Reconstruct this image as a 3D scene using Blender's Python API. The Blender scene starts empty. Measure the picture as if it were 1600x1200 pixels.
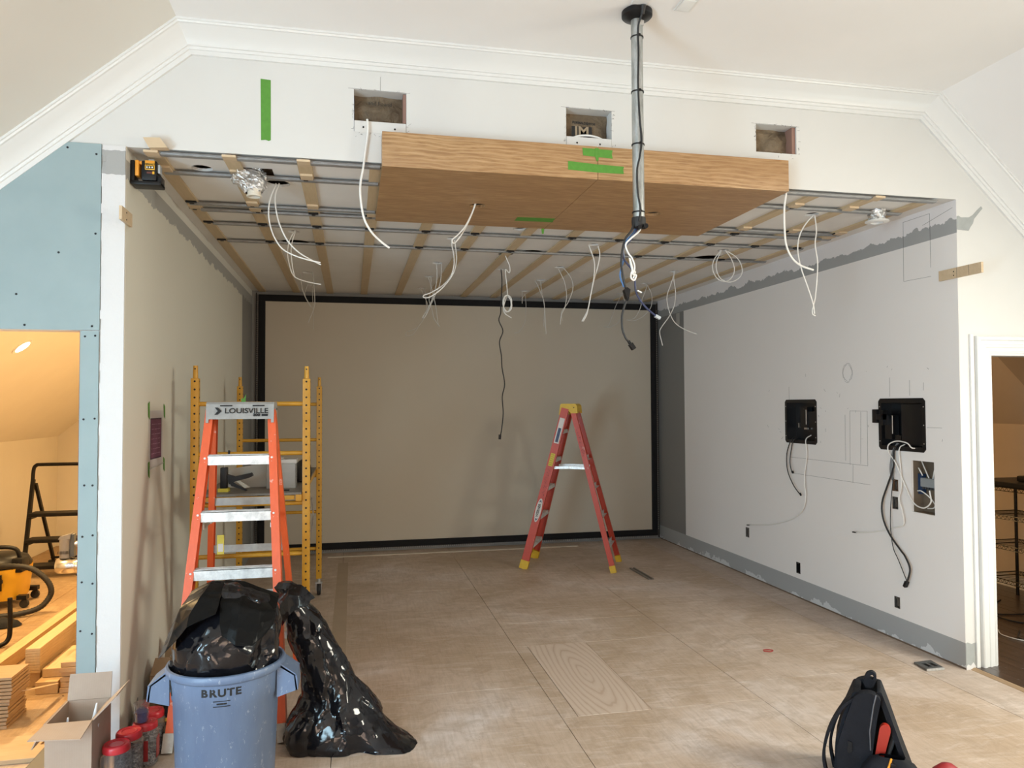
import bpy, bmesh, math, random
from mathutils import Vector, Matrix, noise as mnoise
from mathutils.geometry import tessellate_polygon
R = math.radians
scene = bpy.context.scene
COL = scene.collection

# ------------------------------------------------------------------ camera
cam_d = bpy.data.cameras.new('camera')
cam = bpy.data.objects.new('camera', cam_d); COL.objects.link(cam)
cam_d.sensor_fit = 'HORIZONTAL'; cam_d.sensor_width = 36.0
cam_d.lens = 36.0 * 1158.87 / 1600.0
cam_d.clip_start = 0.05
YAW, PITCH, ROLL = 0.21182, 0.028427, -0.004389
fw = Vector((math.sin(YAW)*math.cos(PITCH), math.cos(YAW)*math.cos(PITCH), math.sin(PITCH)))
rt = Vector((math.cos(YAW), -math.sin(YAW), 0)); up = rt.cross(fw)
rt2 = math.cos(ROLL)*rt + math.sin(ROLL)*up; up2 = -math.sin(ROLL)*rt + math.cos(ROLL)*up
mw = Matrix((rt2, up2, -fw)).transposed().to_4x4(); mw.translation = (1.1175, -4.0341, 1.6879)
cam.matrix_world = mw
scene.camera = cam

# ------------------------------------------------------------------ world + daylight + exposure
w = bpy.data.worlds.new('world'); scene.world = w; w.use_nodes = True
wn = w.node_tree.nodes; bg = wn['Background']
sky = wn.new('ShaderNodeTexSky'); sky.sky_type = 'NISHITA'; sky.sun_disc = False
sky.sun_elevation = R(45); sky.sun_rotation = R(200)
w.node_tree.links.new(sky.outputs['Color'], bg.inputs['Color'])
bg.inputs['Strength'].default_value = 0.12

def area(name, loc, direction, sx, sy, power, color, spread=180):
    d = bpy.data.lights.new(name, 'AREA'); d.shape = 'RECTANGLE'; d.size = sx; d.size_y = sy
    d.energy = power; d.color = color; d.spread = R(spread)
    o = bpy.data.objects.new(name, d); COL.objects.link(o); o.location = loc
    o.rotation_euler = Vector(direction).to_track_quat('-Z', 'Z').to_euler()
    return o
# daylight through the windows of the main room, behind the camera:
# light off the sunlit lawn comes inwards and up
# lamps in both slopes are added fill that lifts the floor and side walls; low knee-wall windows let light off the lawn in from below
area('left_slope_fill_light', (-1.17, -5.0, 2.32), (0.70, 0.35, -0.62), 1.8, 1.1, 135, (0.55, 0.84, 1.0))
area('left_window_light', (-2.26, -4.4, 0.9), (1, 0.55, 0.30), 2.3, 0.8, 240, (0.56, 0.80, 1.0))
area('right_slope_fill_light', (6.02, -2.75, 2.33), (-0.68, 0.10, -0.73), 1.5, 1.1, 162, (1.0, 0.945, 0.78))
area('right_window_light', (6.86, -1.7, 0.95), (-1, 0.12, 0.40), 2.2, 0.9, 30, (0.75, 0.95, 0.95))
area('rear_window_light', (1.2, -7.72, 1.35), (0, 1, 0.42), 3.2, 1.7, 90, (1.0, 0.68, 0.48))

vs = scene.view_settings
vs.view_transform = 'Standard'; vs.look = 'None'; vs.gamma = 1.0; vs.use_curve_mapping = False
vs.exposure = 0.0
scene.cycles.use_denoising = True
scene.cycles.denoiser = 'OPENIMAGEDENOISE'
scene.cycles.adaptive_threshold = 0.03
scene.cycles.max_bounces = 8; scene.cycles.diffuse_bounces = 5; scene.cycles.glossy_bounces = 3; scene.cycles.transmission_bounces = 6; scene.cycles.transparent_max_bounces = 12
scene.cycles.sample_clamp_indirect = 6.0
scene.cycles.caustics_reflective = False; scene.cycles.caustics_refractive = False

# ------------------------------------------------------------------ mesh helpers
def nvec(p):
    p = Vector(p); return 0.6*Vector((mnoise.noise(p+Vector((13.1,0,0))), mnoise.noise(p+Vector((0,37.7,0))), mnoise.noise(p+Vector((0,0,71.3)))))
class MB:
    """collects shapes, then links them as one mesh object"""
    def __init__(s): s.v = []; s.f = []
    def add(s, vs_, fs):
        o = len(s.v); s.v += [tuple(p) for p in vs_]; s.f += [tuple(i+o for i in f) for f in fs]; return s
    def box(s, x0, x1, y0, y1, z0, z1):
        return s.add([(x0,y0,z0),(x1,y0,z0),(x1,y1,z0),(x0,y1,z0),(x0,y0,z1),(x1,y0,z1),(x1,y1,z1),(x0,y1,z1)],
            [(0,3,2,1),(4,5,6,7),(0,1,5,4),(1,2,6,5),(2,3,7,6),(3,0,4,7)])
    def cbox(s, x0, x1, y0, y1, z0, z1, c=0.003):
        """box with chamfered edges"""
        bm = bmesh.new(); bmesh.ops.create_cube(bm, size=1.0)
        for v in bm.verts: v.co = Vector(((x0+x1)/2+v.co.x*(x1-x0), (y0+y1)/2+v.co.y*(y1-y0), (z0+z1)/2+v.co.z*(z1-z0)))
        bmesh.ops.bevel(bm, geom=bm.edges[:], offset=c, segments=2, profile=0.6, affect='EDGES')
        return s.bm(bm)
    def bm(s, bm, mat=None):
        bm.verts.ensure_lookup_table()
        s.add([(mat @ v.co if mat else v.co) for v in bm.verts], [tuple(v.index for v in f.verts) for f in bm.faces]); bm.free(); return s
    def obox(s, c, size, rot=None):
        h = [Vector((a*size[0]/2, b*size[1]/2, d*size[2]/2)) for d in (-1,1) for a,b in ((-1,-1),(1,-1),(1,1),(-1,1))]
        m = rot if rot is not None else Matrix.Identity(3)
        return s.add([Vector(c)+m@p for p in h], [(0,3,2,1),(4,5,6,7),(0,1,5,4),(1,2,6,5),(2,3,7,6),(3,0,4,7)])
    def beam(s, p0, p1, wx, wy, side=(1,0,0)):
        """bar of rectangular section from p0 to p1; wx along 'side', wy across"""
        p0, p1 = Vector(p0), Vector(p1); d = (p1-p0).normalized(); a = Vector(side); a = (a-d*a.dot(d)).normalized(); b = d.cross(a)
        q = [p + a*i*wx/2 + b*j*wy/2 for p in (p0,p1) for i,j in ((-1,-1),(1,-1),(1,1),(-1,1))]
        return s.add(q, [(0,3,2,1),(4,5,6,7),(0,1,5,4),(1,2,6,5),(2,3,7,6),(3,0,4,7)])
    def channel(s, p0, p1, wx, wy, t, side=(1,0,0)):
        """C section: web across 'side' at -b, flanges towards +b"""
        p0, p1 = Vector(p0), Vector(p1); d = (p1-p0).normalized(); a = Vector(side); a = (a-d*a.dot(d)).normalized(); b = d.cross(a)
        for (i0,i1,j0,j1) in ((-wx/2,wx/2,-wy/2,-wy/2+t),(-wx/2,-wx/2+t,-wy/2+t,wy/2),(wx/2-t,wx/2,-wy/2+t,wy/2)):
            q = [p + a*i + b*j for p in (p0,p1) for i,j in ((i0,j0),(i1,j0),(i1,j1),(i0,j1))]
            s.add(q, [(0,3,2,1),(4,5,6,7),(0,1,5,4),(1,2,6,5),(2,3,7,6),(3,0,4,7)])
        return s
    def cyl(s, p0, p1, r0, r1=None, n=16, caps=True):
        r1 = r0 if r1 is None else r1; p0, p1 = Vector(p0), Vector(p1); d = (p1-p0).normalized()
        a = d.orthogonal().normalized(); b = d.cross(a)
        q = [p + (a*math.cos(2*math.pi*k/n)+b*math.sin(2*math.pi*k/n))*r for p,r in ((p0,r0),(p1,r1)) for k in range(n)]
        fs = [(k,(k+1)%n,n+(k+1)%n,n+k) for k in range(n)]
        if caps: fs += [tuple(range(n-1,-1,-1)), tuple(range(n,2*n))]
        return s.add(q, fs)
    def tube(s, pts, r, n=8, closed=False, rads=None):
        pts = [Vector(p) for p in pts]; m = len(pts); q = []; up0 = None
        for i,p in enumerate(pts):
            if closed: t = pts[(i+1)%m]-pts[i-1]
            else: t = pts[min(i+1,m-1)]-pts[max(i-1,0)]
            t = t.normalized() if t.length > 1e-9 else Vector((0,0,1))
            if up0 is None: up0 = t.orthogonal().normalized()
            a = up0 - t*up0.dot(t)
            a = a.normalized() if a.length > 1e-6 else t.orthogonal().normalized()
            up0 = a; b = t.cross(a); rr = rads[i] if rads else r
            q += [p + (a*math.cos(2*math.pi*k/n)+b*math.sin(2*math.pi*k/n))*rr for k in range(n)]
        fs = []
        for i in range(m if closed else m-1):
            j = (i+1)%m
            fs += [(i*n+k, i*n+(k+1)%n, j*n+(k+1)%n, j*n+k) for k in range(n)]
        if not closed: fs += [tuple(range(n-1,-1,-1)), tuple(range((m-1)*n, m*n))]
        return s.add(q, fs)
    def lathe(s, prof, c=(0,0,0), n=24, axis='Z', cap=True, sx=1, sy=1):
        q = []; c = Vector(c)
        for r,h in prof:
            for k in range(n):
                x, y = r*math.cos(2*math.pi*k/n)*sx, r*math.sin(2*math.pi*k/n)*sy
                q.append(c + Vector({'Z':(x,y,h),'Y':(x,h,-y),'X':(h,x,y)}[axis]))
        m = len(prof)
        fs = [(i*n+k, i*n+(k+1)%n, (i+1)*n+(k+1)%n, (i+1)*n+k) for i in range(m-1) for k in range(n)]
        if cap: fs += [tuple(range(n-1,-1,-1)), tuple(range((m-1)*n, m*n))]
        return s.add(q, fs)
    def slab(s, outer, holes, fn, t):
        """flat plate from a 2-d outline with holes; fn(u, v, w) -> xyz, w from 0 to t"""
        loops = [list(outer)] + [list(h) for h in holes]; flat = [p for l in loops for p in l]; n = len(flat)
        tri = tessellate_polygon([[Vector((p[0],p[1],0)) for p in l] for l in loops])
        q = [fn(p[0],p[1],0) for p in flat] + [fn(p[0],p[1],t) for p in flat]
        fs = [tuple(x) for x in tri] + [tuple(i+n for i in reversed(x)) for x in tri]; o = 0
        for l in loops:
            m = len(l); fs += [(o+i, o+(i+1)%m, n+o+(i+1)%m, n+o+i) for i in range(m)]; o += m
        return s.add(q, fs)
    def xf(s, mat): s.v = [tuple(mat @ Vector(p)) for p in s.v]; return s
    def off(s, d): s.v = [(p[0]+d[0],p[1]+d[1],p[2]+d[2]) for p in s.v]; return s
    def build(s, name, mat, parent=None, smooth=True, angle=40, kind=None, fix=True, local=False):
        me = bpy.data.meshes.new(name)
        v = s.v
        if parent is not None and not local:
            l = parent.get('_o', None); l = Vector(l) if l is not None else Vector((0,0,0))
            v = [(p[0]-l.x, p[1]-l.y, p[2]-l.z) for p in v]
        me.from_pydata(v, [], s.f)
        if fix:
            bm = bmesh.new(); bm.from_mesh(me); bmesh.ops.recalc_face_normals(bm, faces=bm.faces[:]); bm.to_mesh(me); bm.free()
        if smooth:
            me.shade_smooth(); me.set_sharp_from_angle(angle=R(angle))
        me.materials.append(mat)
        o = bpy.data.objects.new(name, me); COL.objects.link(o)
        if parent is not None: o.parent = parent
        if kind: o['kind'] = kind
        if parent is not None and not local and parent.get('_o') is not None: o['_o'] = list(parent['_o'])
        return o

def thing(name, label, cat, loc=(0,0,0), rotz=0.0, group=None):
    o = bpy.data.objects.new(name, None); COL.objects.link(o); o.location = loc; o.rotation_euler = (0,0,rotz)
    o.empty_display_size = 0.05
    o['_o'] = list(loc)
    tag(o, label, cat, group); return o
def tag(o, label, cat, group=None):
    o['label'] = label; o['category'] = cat
    if group: o['group'] = group
    return o
def share(src, name, parent, loc=(0,0,0), rot=(0,0,0), scale=None):
    """another part that shares src's mesh"""
    o = bpy.data.objects.new(name, src.data); COL.objects.link(o); o.parent = parent; o.location = loc; o.rotation_euler = rot
    if scale: o.scale = scale
    return o
def smooth_path(pts, sub=6):
    """Catmull-Rom through points"""
    P = [Vector(p) for p in pts]; P = [2*P[0]-P[1]] + P + [2*P[-1]-P[-2]]; out = []
    for i in range(1, len(P)-2):
        a,b,c,d = P[i-1:i+3]
        for k in range(sub):
            t = k/sub
            out.append(0.5*((2*b)+(c-a)*t+(2*a-5*b+4*c-d)*t*t+(3*b-a-3*c+d)*t**3))
    out.append(P[-2]); return out
def text_part(name, body, size, mat, parent, mtx, bold=0.0, extrude=0.0005, sx=1.0, align='CENTER'):
    cu = bpy.data.curves.new('lettering', 'FONT'); cu.body = body; cu.size = size; cu.extrude = extrude; cu.offset = bold
    cu.align_x = align; cu.align_y = 'CENTER'; cu.resolution_u = 3
    t = bpy.data.objects.new('lettering', cu); COL.objects.link(t)
    dg = bpy.context.evaluated_depsgraph_get(); me = bpy.data.meshes.new_from_object(t.evaluated_get(dg))
    bpy.data.objects.remove(t); bpy.data.curves.remove(cu)
    me.name = name
    me.transform(mtx @ Matrix.Diagonal((sx,1,1,1))); me.materials.clear(); me.materials.append(mat)
    o = bpy.data.objects.new(name, me); COL.objects.link(o)
    if parent is not None: o.parent = parent
    return o
def frame_mtx(o, ex, ey):
    ex = Vector(ex).normalized(); ey = Vector(ey); ey = (ey-ex*ey.dot(ex)).normalized(); ez = ex.cross(ey)
    m = Matrix((ex,ey,ez)).transposed().to_4x4(); m.translation = Vector(o); return m

# ------------------------------------------------------------------ materials
def srgb(r, g=None, b=None):
    c = (r,g,b) if g is not None else r
    return tuple(((x/255)/12.92 if x/255 <= 0.04045 else ((x/255+0.055)/1.055)**2.4) for x in c)
class NT:
    def __init__(s, name):
        s.m = bpy.data.materials.new(name); s.m.use_nodes = True; s.n = s.m.node_tree.nodes; s.l = s.m.node_tree.links
        s.p = s.n['Principled BSDF']; s.tc = s.n.new('ShaderNodeTexCoord')
    def node(s, t, **kw):
        n = s.n.new(t)
        for k,v in kw.items(): setattr(n, k, v)
        return n
    def set(s, sock, v):
        if hasattr(v, 'is_output'): s.l.new(v, sock)
        else: sock.default_value = v if not (isinstance(v, tuple) and len(v) == 3 and sock.type == 'RGBA') else (*v, 1)
    def coord(s, scale=(1,1,1), rot=(0,0,0), loc=(0,0,0)):
        mp = s.n.new('ShaderNodeMapping'); s.l.new(s.tc.outputs['Object'], mp.inputs['Vector'])
        mp.inputs['Scale'].default_value = scale; mp.inputs['Rotation'].default_value = rot; mp.inputs['Location'].default_value = loc
        return mp.outputs['Vector']
    def noise(s, vec, scale, detail=4, rough=0.55, dist=0.0):
        n = s.n.new('ShaderNodeTexNoise'); s.l.new(vec, n.inputs['Vector']); n.inputs['Scale'].default_value = scale
        n.inputs['Detail'].default_value = detail; n.inputs['Roughness'].default_value = rough; n.inputs['Distortion'].default_value = dist
        return n.outputs['Fac']
    def ramp(s, fac, stops):
        r = s.n.new('ShaderNodeValToRGB'); s.l.new(fac, r.inputs['Fac']); e = r.color_ramp.elements
        while len(e) < len(stops): e.new(0.5)
        for el,(p,c) in zip(e, stops): el.position = p; el.color = (*c,1) if len(c) == 3 else c
        return r.outputs['Color']
    def mix(s, fac, a, b, blend='MIX'):
        n = s.n.new('ShaderNodeMix'); n.data_type = 'RGBA'; n.blend_type = blend
        s.set(n.inputs[0], fac); s.set(n.inputs[6], a); s.set(n.inputs[7], b); return n.outputs[2]
    def math(s, op, a, b=0.0, c=None):
        n = s.n.new('ShaderNodeMath'); n.operation = op; s.set(n.inputs[0], a); s.set(n.inputs[1], b)
        if c is not None: s.set(n.inputs[2], c)
        return n.outputs[0]
    def sep(s, vec):
        n = s.n.new('ShaderNodeSeparateXYZ'); s.l.new(vec, n.inputs[0]); return n.outputs
    def bump(s, h, strength=0.2, dist=0.01):
        n = s.n.new('ShaderNodeBump'); s.l.new(h, n.inputs['Height']); n.inputs['Strength'].default_value = strength; n.inputs['Distance'].default_value = dist
        s.l.new(n.outputs['Normal'], s.p.inputs['Normal'])
    def out(s, color=None, rough=None, metal=None, **kw):
        if color is not None: s.set(s.p.inputs['Base Color'], color)
        if rough is not None: s.set(s.p.inputs['Roughness'], rough)
        if metal is not None: s.p.inputs['Metallic'].default_value = metal
        for k,v in kw.items(): s.set(s.p.inputs[k.replace('_',' ')], v)
        return s.m
def paint(name, c, rough=0.6, var=0.05, scale=6, bump=0.0, **kw):
    t = NT(name); v = t.coord(); f = t.noise(v, scale, 3)
    lo = tuple(x*(1-var) for x in c); hi = tuple(min(1, x*(1+var)) for x in c)
    col = t.ramp(f, [(0.3, lo), (0.7, hi)])
    if bump: t.bump(t.noise(v, 220, 2), bump, 0.002)
    return t.out(col, rough, **kw)
def metal(name, c, rough=0.35, var=0.12, scale=40):
    t = NT(name); f = t.noise(t.coord(), scale, 3)
    return t.out(t.ramp(f, [(0.3, tuple(x*(1-var) for x in c)), (0.7, tuple(min(1,x*(1+var)) for x in c))]), rough, 1.0)
def glow(name, c, strength):
    t = NT(name); t.p.inputs['Emission Color'].default_value = (*c,1); t.p.inputs['Emission Strength'].default_value = strength
    return t.out((0.9,0.9,0.9), 0.5)
def wood(name, dark, light, along='Y', scale=1.0, rough=0.5, ring=9.0, fine=0.35):
    """plain sawn wood: streaks along one axis"""
    t = NT(name); st = {'X':(0.12,1,1),'Y':(1,0.12,1),'Z':(1,1,0.12)}[along]
    v = t.coord(tuple(a*scale for a in st))
    a = t.noise(v, ring, 5, 0.6, 0.8); b = t.noise(v, ring*9, 3, 0.6)
    f = t.math('ADD', t.math('MULTIPLY', a, 1-fine), t.math('MULTIPLY', b, fine))
    t.bump(f, 0.08, 0.003)
    return t.out(t.ramp(f, [(0.3, dark), (0.55, tuple((x+y)/2 for x,y in zip(dark,light))), (0.7, light)]), rough)
MAT = {}
def m_(k, fn, *a, **kw):
    if k not in MAT: MAT[k] = fn(k, *a, **kw)
    return MAT[k]
white_paint = paint('white_wall_paint', (0.67,0.66,0.635), 0.55, 0.015, 3)
cream_paint = paint('cream_wall_paint', (0.80,0.79,0.70), 0.5, 0.015, 3)
ceil_paint = paint('white_ceiling_paint', (0.86,0.84,0.82), 0.65, 0.015, 2)
slope_paint = paint('off_white_slope_paint', (0.76,0.745,0.70), 0.65, 0.015, 2)
trim_paint = paint('glossy_white_trim_paint', (0.74,0.735,0.715), 0.32, 0.01, 3)
black_plastic = paint('black_plastic', (0.007,0.007,0.008), 0.42, 0.1, 20, Specular_IOR_Level=0.3)
black_matte = paint('black_matte', (0.010,0.010,0.011), 0.75, 0.1, 30)
black_rubber = paint('black_rubber', (0.016,0.015,0.015), 0.6, 0.1, 30)
galv = metal('galvanised_steel', (0.50,0.51,0.52), 0.42, 0.2, 30)
alum = metal('brushed_aluminium', (0.66,0.66,0.65), 0.42, 0.12, 60)
white_cable = paint('white_cable_jacket', (0.80,0.78,0.74), 0.45, 0.03, 30)
grey_cable = paint('grey_cable_jacket', (0.55,0.53,0.49), 0.5, 0.03, 30)
green_tape = paint('green_painter_tape', (0.085,0.27,0.03), 0.6, 0.08, 40)
strap_wood = wood('pine_strapping', (0.52,0.39,0.23), (0.66,0.52,0.34), 'Y', 1.0, 0.6)
shim_wood = wood('plywood_shim', (0.55,0.41,0.26), (0.70,0.55,0.37), 'X', 2.0, 0.6)
pine = wood('pale_pine_board', (0.44,0.29,0.135), (0.60,0.42,0.22), 'Y', 1.0, 0.55)
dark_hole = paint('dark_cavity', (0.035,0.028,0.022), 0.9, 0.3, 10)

# ================================================================== THE SETTING
W, D, H = 4.916, 4.7855, 3.0
ZC = 3.632                                     # flat ceiling of the main room
AL, AR = (0.297, 3.490), (4.647, 3.502)        # lower crown corners on the gable wall
SL, SR = 0.867, -0.931                         # roof slopes
CH = 0.135
offL, offR = CH*math.sqrt(1+SL*SL), CH*math.sqrt(1+SR*SR)
zl = lambda x: AL[1]+offL+SL*(x-AL[0])         # roof planes
zr = lambda x: AR[1]+offR+SR*(x-AR[0])
XL = AL[0]+(ZC-AL[1]-offL)/SL; XR = AR[0]+(ZC-AR[1]-offR)/SR
KL, KR, YB = -2.4, 7.0, -7.9                   # knee walls, back of the main room

def structure(o): o['kind'] = 'structure'; return o
def circle(cx, cy, r, n=20, sx=1.0): return [(cx+r*sx*math.cos(2*math.pi*k/n), cy+r*math.sin(2*math.pi*k/n)) for k in range(n)]
def rect(a, b, c, d): return [(a,c),(b,c),(b,d),(a,d)]

# ---- painted alcove side walls: bare grey filler bands where the old mouldings came off
def side_wall_mat(name, base, band, dark, zb0, zb1, top, base_band, ragged_low):
    t = NT(name); v = t.coord(); x, y, z = t.sep(v)
    n1 = t.noise(v, 7, 5, 0.65); n2 = t.noise(v, 2.2, 3); rag = t.math('MULTIPLY', t.math('SUBTRACT', n1, 0.5), 0.16)
    col = t.mix(t.math('MULTIPLY', n2, 0.25), base, tuple(c*0.9 for c in base))
    zz = t.math('ADD', z, rag)
    lo, hi = (zz, z) if ragged_low else (z, zz)
    if base_band:
        col = t.mix(t.math('LESS_THAN', z, 0.168), col, band)
        n3 = t.noise(v, 3.1, 4, 0.7)
        edge = t.math('MULTIPLY', t.math('SUBTRACT', n3, 0.44), 0.42)
        col = t.mix(t.math('LESS_THAN', z, edge), col, (0.62,0.63,0.63))
        col = t.mix(t.math('LESS_THAN', z, 0.012), col, (0.16,0.11,0.075))
    g = t.math('GREATER_THAN', y, 4.03)
    g = t.math('MULTIPLY', g, t.math('GREATER_THAN', z, 0.168 if base_band else -1))
    col = t.mix(g, col, dark)
    col = t.mix(t.math('GREATER_THAN', lo, zb0), col, band)
    col = t.mix(t.math('GREATER_THAN', hi, zb1), col, top)
    t.bump(t.noise(v, 90, 2), 0.06, 0.002)
    return t.out(col, 0.6)
m_left = side_wall_mat('alcove_left_paint', (0.72,0.695,0.60), (0.40,0.395,0.37), (0.25,0.245,0.23), 2.84, 2.935, (0.72,0.70,0.63), False, True)
m_right = side_wall_mat('alcove_right_paint', (0.88,0.845,0.82), (0.38,0.385,0.385), (0.24,0.235,0.225), 2.785, 2.872, (0.82,0.79,0.79), True, False)
m_back = paint('alcove_back_paint', (0.23,0.225,0.215), 0.65, 0.04, 4)

def wall_fn(o, ax):
    return lambda a, b, c: (a, o+c, b)
# gable wall with the wide opening, two doorways and three duct cut-outs
HOLES = [rect(1.122,1.402,3.163,3.392), rect(2.308,2.582,3.172,3.387), rect(3.502,3.775,3.215,3.385)]
outer = [(KL-0.1,0),(-1.05,0),(-1.05,2.067),(-0.197,2.067),(-0.197,0),(-0.002,0),(-0.002,H),(W+0.002,H),(W+0.002,0),
         (5.14,0),(5.14,2.01),(5.95,2.01),(5.95,0),(KR+0.1,0),(KR+0.1,3.9),(KL-0.1,3.9)]
wall_front = structure(MB().slab(outer, HOLES, lambda a,b,c:(a,c,b), 0.11).build('wall_front', white_paint, smooth=False))
wall_left = structure(MB().box(-0.098,0.0,0.001,D+0.1,0,H+0.05).build('wall_left', m_left, smooth=False))
wall_right = None   # built below with its recesses
wall_back = structure(MB().box(-0.1,W+0.1,D,D+0.1,0,H+0.05).build('wall_back', m_back, smooth=False))

# right wall with the recesses for boxes and the open cut-out
RH = [rect(0.315,0.735,1.372,1.703), rect(1.517,1.945,1.362,1.708), rect(0.231,0.436,0.937,1.293),
      rect(0.572,0.628,0.229,0.311), rect(1.770,1.830,0.212,0.308), rect(2.615,2.679,0.380,0.475),
      rect(0.568,0.626,1.060,1.144), rect(0.572,0.629,0.932,1.020)]
wall_right = structure(MB().slab([(0.001,0),(D+0.1,0),(D+0.1,H+0.05),(0.001,H+0.05)], RH, lambda a,b,c:(W+c,a,b), 0.10).build('wall_right', m_right, smooth=False))

# alcove ceiling with its cut-outs
GX = [0.685, 1.875, 3.045, 4.215]; GY = [2.755, 3.49, 4.25]
holes = [circle(x,y,0.052,14) for x in GX for y in GY if not (x == GX[0] and y == GY[0])]
holes += [circle(GX[0],0.5,0.07,14), circle(0.305,0.285,0.055,14), circle(4.225,0.52,0.05,14), circle(4.205,1.735,0.05,14), circle(GX[0],1.735,0.045,14), circle(GX[1],1.735,0.045,14), circle(GX[2],1.735,0.045,14),
          circle(0.664,2.12,0.10,16,1.25), circle(4.243,2.07,0.115,16,1.25), rect(0.452,0.68,0.225,0.40),
          circle(2.334,1.33,0.05,12), circle(2.416,2.244,0.065,12), circle(2.625,2.12,0.085,14,1.2), circle(2.53,2.965,0.045,12)]
m_alc = paint('alcove_ceiling_paint', (0.78,0.76,0.725), 0.65, 0.03, 3)
ceiling_alcove = structure(MB().slab([(-0.1,0.1105),(W+0.1,0.1105),(W+0.1,D+0.1),(-0.1,D+0.1)], holes, lambda a,b,c:(a,b,H+c), 0.016).build('ceiling_alcove', m_alc, smooth=False))
kraft = NT('kraft_insulation_paper'); _v = kraft.coord()
kraft.bump(kraft.noise(_v, 14, 5, 0.6, 1.2), 0.9, 0.03)
kraft = kraft.out(kraft.ramp(kraft.noise(_v, 9, 4), [(0.3,(0.10,0.07,0.042)),(0.7,(0.26,0.195,0.125))]), 0.8)
MB().box(-0.05,W+0.05,0.12,D+0.05,H+0.09,H+0.10).build('insulation_layer', kraft, ceiling_alcove)

# ---- flat ceiling and slopes of the main room
ceiling_main = structure(MB().box(XL-0.02,XR+0.02,YB,0.0,ZC,ZC+0.03).build('ceiling', ceil_paint, smooth=False))
def slope(name, x0, x1, z, y0, y1, mat, holes=()):
    return structure(MB().slab(rect(x0,x1,y0,y1), list(holes), lambda a,b,c:(a,b,z(a)+c), 0.03).build(name, mat, smooth=False))
slope('ceiling_slope_left', KL-0.05, XL, zl, YB, 0.0, slope_paint, [rect(-1.60,-0.80,-5.9,-4.1)])  # opening made up for the added fill lamp in this slope
slope('ceiling_slope_right', XR, KR+0.05, zr, YB, 0.0, ceil_paint, [rect(5.62,6.42,-3.5,-2.0)])  # opening made up to go with the right slope's added lamp
# walls of the main room out of view, with the windows that light it
structure(MB().slab([(YB,0),(0.0,0),(0.0,zl(KL)),(YB,zl(KL))], [rect(-5.6,-3.2,0.50,1.22)], lambda a,b,c:(KL-c,a,b), 0.1).build('wall_knee_left', white_paint, smooth=False))
structure(MB().slab([(YB,0),(0.0,0),(0.0,zr(KR)),(YB,zr(KR))], [rect(-2.9,-0.5,0.50,1.42)], lambda a,b,c:(KR+c,a,b), 0.1).build('wall_knee_right', white_paint, smooth=False))
structure(MB().slab([(KL-0.1,0),(KR+0.1,0),(KR+0.1,ZC+0.1),(KL-0.1,ZC+0.1)], [rect(-0.5,2.9,0.75,2.45)], lambda a,b,c:(a,YB-c,b), 0.12).build('wall_rear', white_paint, smooth=False))
def window(name, fn, a0, a1, b0, b1, n):
    m = MB()
    def bar(u0,u1,v0,v1):
        q = [fn(u,v,c) for c in (0.0,0.05) for u,v in ((u0,v0),(u1,v0),(u1,v1),(u0,v1))]
        m.add(q, [(0,3,2,1),(4,5,6,7),(0,1,5,4),(1,2,6,5),(2,3,7,6),(3,0,4,7)])
    bar(a0,a1,b0,b0+.05); bar(a0,a1,b1-.05,b1)
    for k in range(n+1):
        u = a0+(a1-a0)*k/n; bar(max(a0,u-.03), min(a1,u+.03), b0, b1)
    return structure(m.build(name, trim_paint, smooth=False))
window('window_1', lambda a,b,c:(a,YB-.06-c,b), -0.5, 2.9, 0.75, 2.45, 3)
window('window_3', lambda a,b,c:(KL-.04-c,a,b), -5.6, -3.2, 0.50, 1.22, 2)
window('window_2', lambda a,b,c:(KR+.04+c,a,b), -2.9, -0.5, 0.50, 1.42, 2)

# ---- mouldings
def sweep(path, prof, y0=0.0, sign=1):
    """mitred moulding along a path in the x-z plane; prof = (distance from path, projection from wall)"""
    P = [Vector((p[0],p[1])) for p in path]; n = len(P); m = len(prof); q = []
    for i in range(n):
        ns = []
        if i > 0: d = (P[i]-P[i-1]).normalized(); ns.append(Vector((d.y,-d.x)))
        if i < n-1: d = (P[i+1]-P[i]).normalized(); ns.append(Vector((d.y,-d.x)))
        nn = ns[0] if len(ns) == 1 else (ns[0]+ns[1])/(1+ns[0].dot(ns[1]))
        for d_,p_ in prof: a = P[i]+nn*d_*sign; q.append((a.x, y0-p_, a.y))
    mb = MB().add(q, [(i*m+k, i*m+k+1, (i+1)*m+k+1, (i+1)*m+k) for i in range(n-1) for k in range(m-1)])
    return mb
crown_prof = [(0.0,0.128),(0.010,0.128),(0.012,0.121),(0.020,0.118),(0.022,0.108),(0.030,0.098),(0.050,0.068),(0.072,0.046),(0.092,0.036),(0.098,0.036),(0.100,0.027),(0.112,0.024),(0.114,0.016),(0.135,0.014),(0.136,0.0)]
tops = [(KL, zl(KL)), (XL,ZC), (XR,ZC), (KR, zr(KR))]
for k in range(3):
    # one length per straight run, mitred at the corners
    full = sweep(tops, crown_prof); m = len(crown_prof)
    mb = MB().add(full.v[k*m:(k+2)*m], [(j,j+1,m+j+1,m+j) for j in range(m-1)])
    structure(mb.build('trim_%d' % (k+1), trim_paint, angle=25))
casing_prof = [(0.0,0.0),(0.0,0.013),(0.010,0.016),(0.014,0.012),(0.034,0.013),(0.038,0.019),(0.054,0.020),(0.058,0.015),(0.080,0.017),(0.084,0.026),(0.104,0.028),(0.110,0.022),(0.110,0.0)]
structure(sweep([(5.14,0),(5.14,2.01),(5.95,2.01),(5.95,0)], casing_prof, 0.0, -1).build('trim_4', trim_paint, angle=25))
structure(MB().box(5.14,5.155,-.004,.115,0,2.01).box(5.935,5.95,-.004,.115,0,2.01).box(5.155,5.935,-.004,.115,1.995,2.01).build('door_1', trim_paint, smooth=False))
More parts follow.
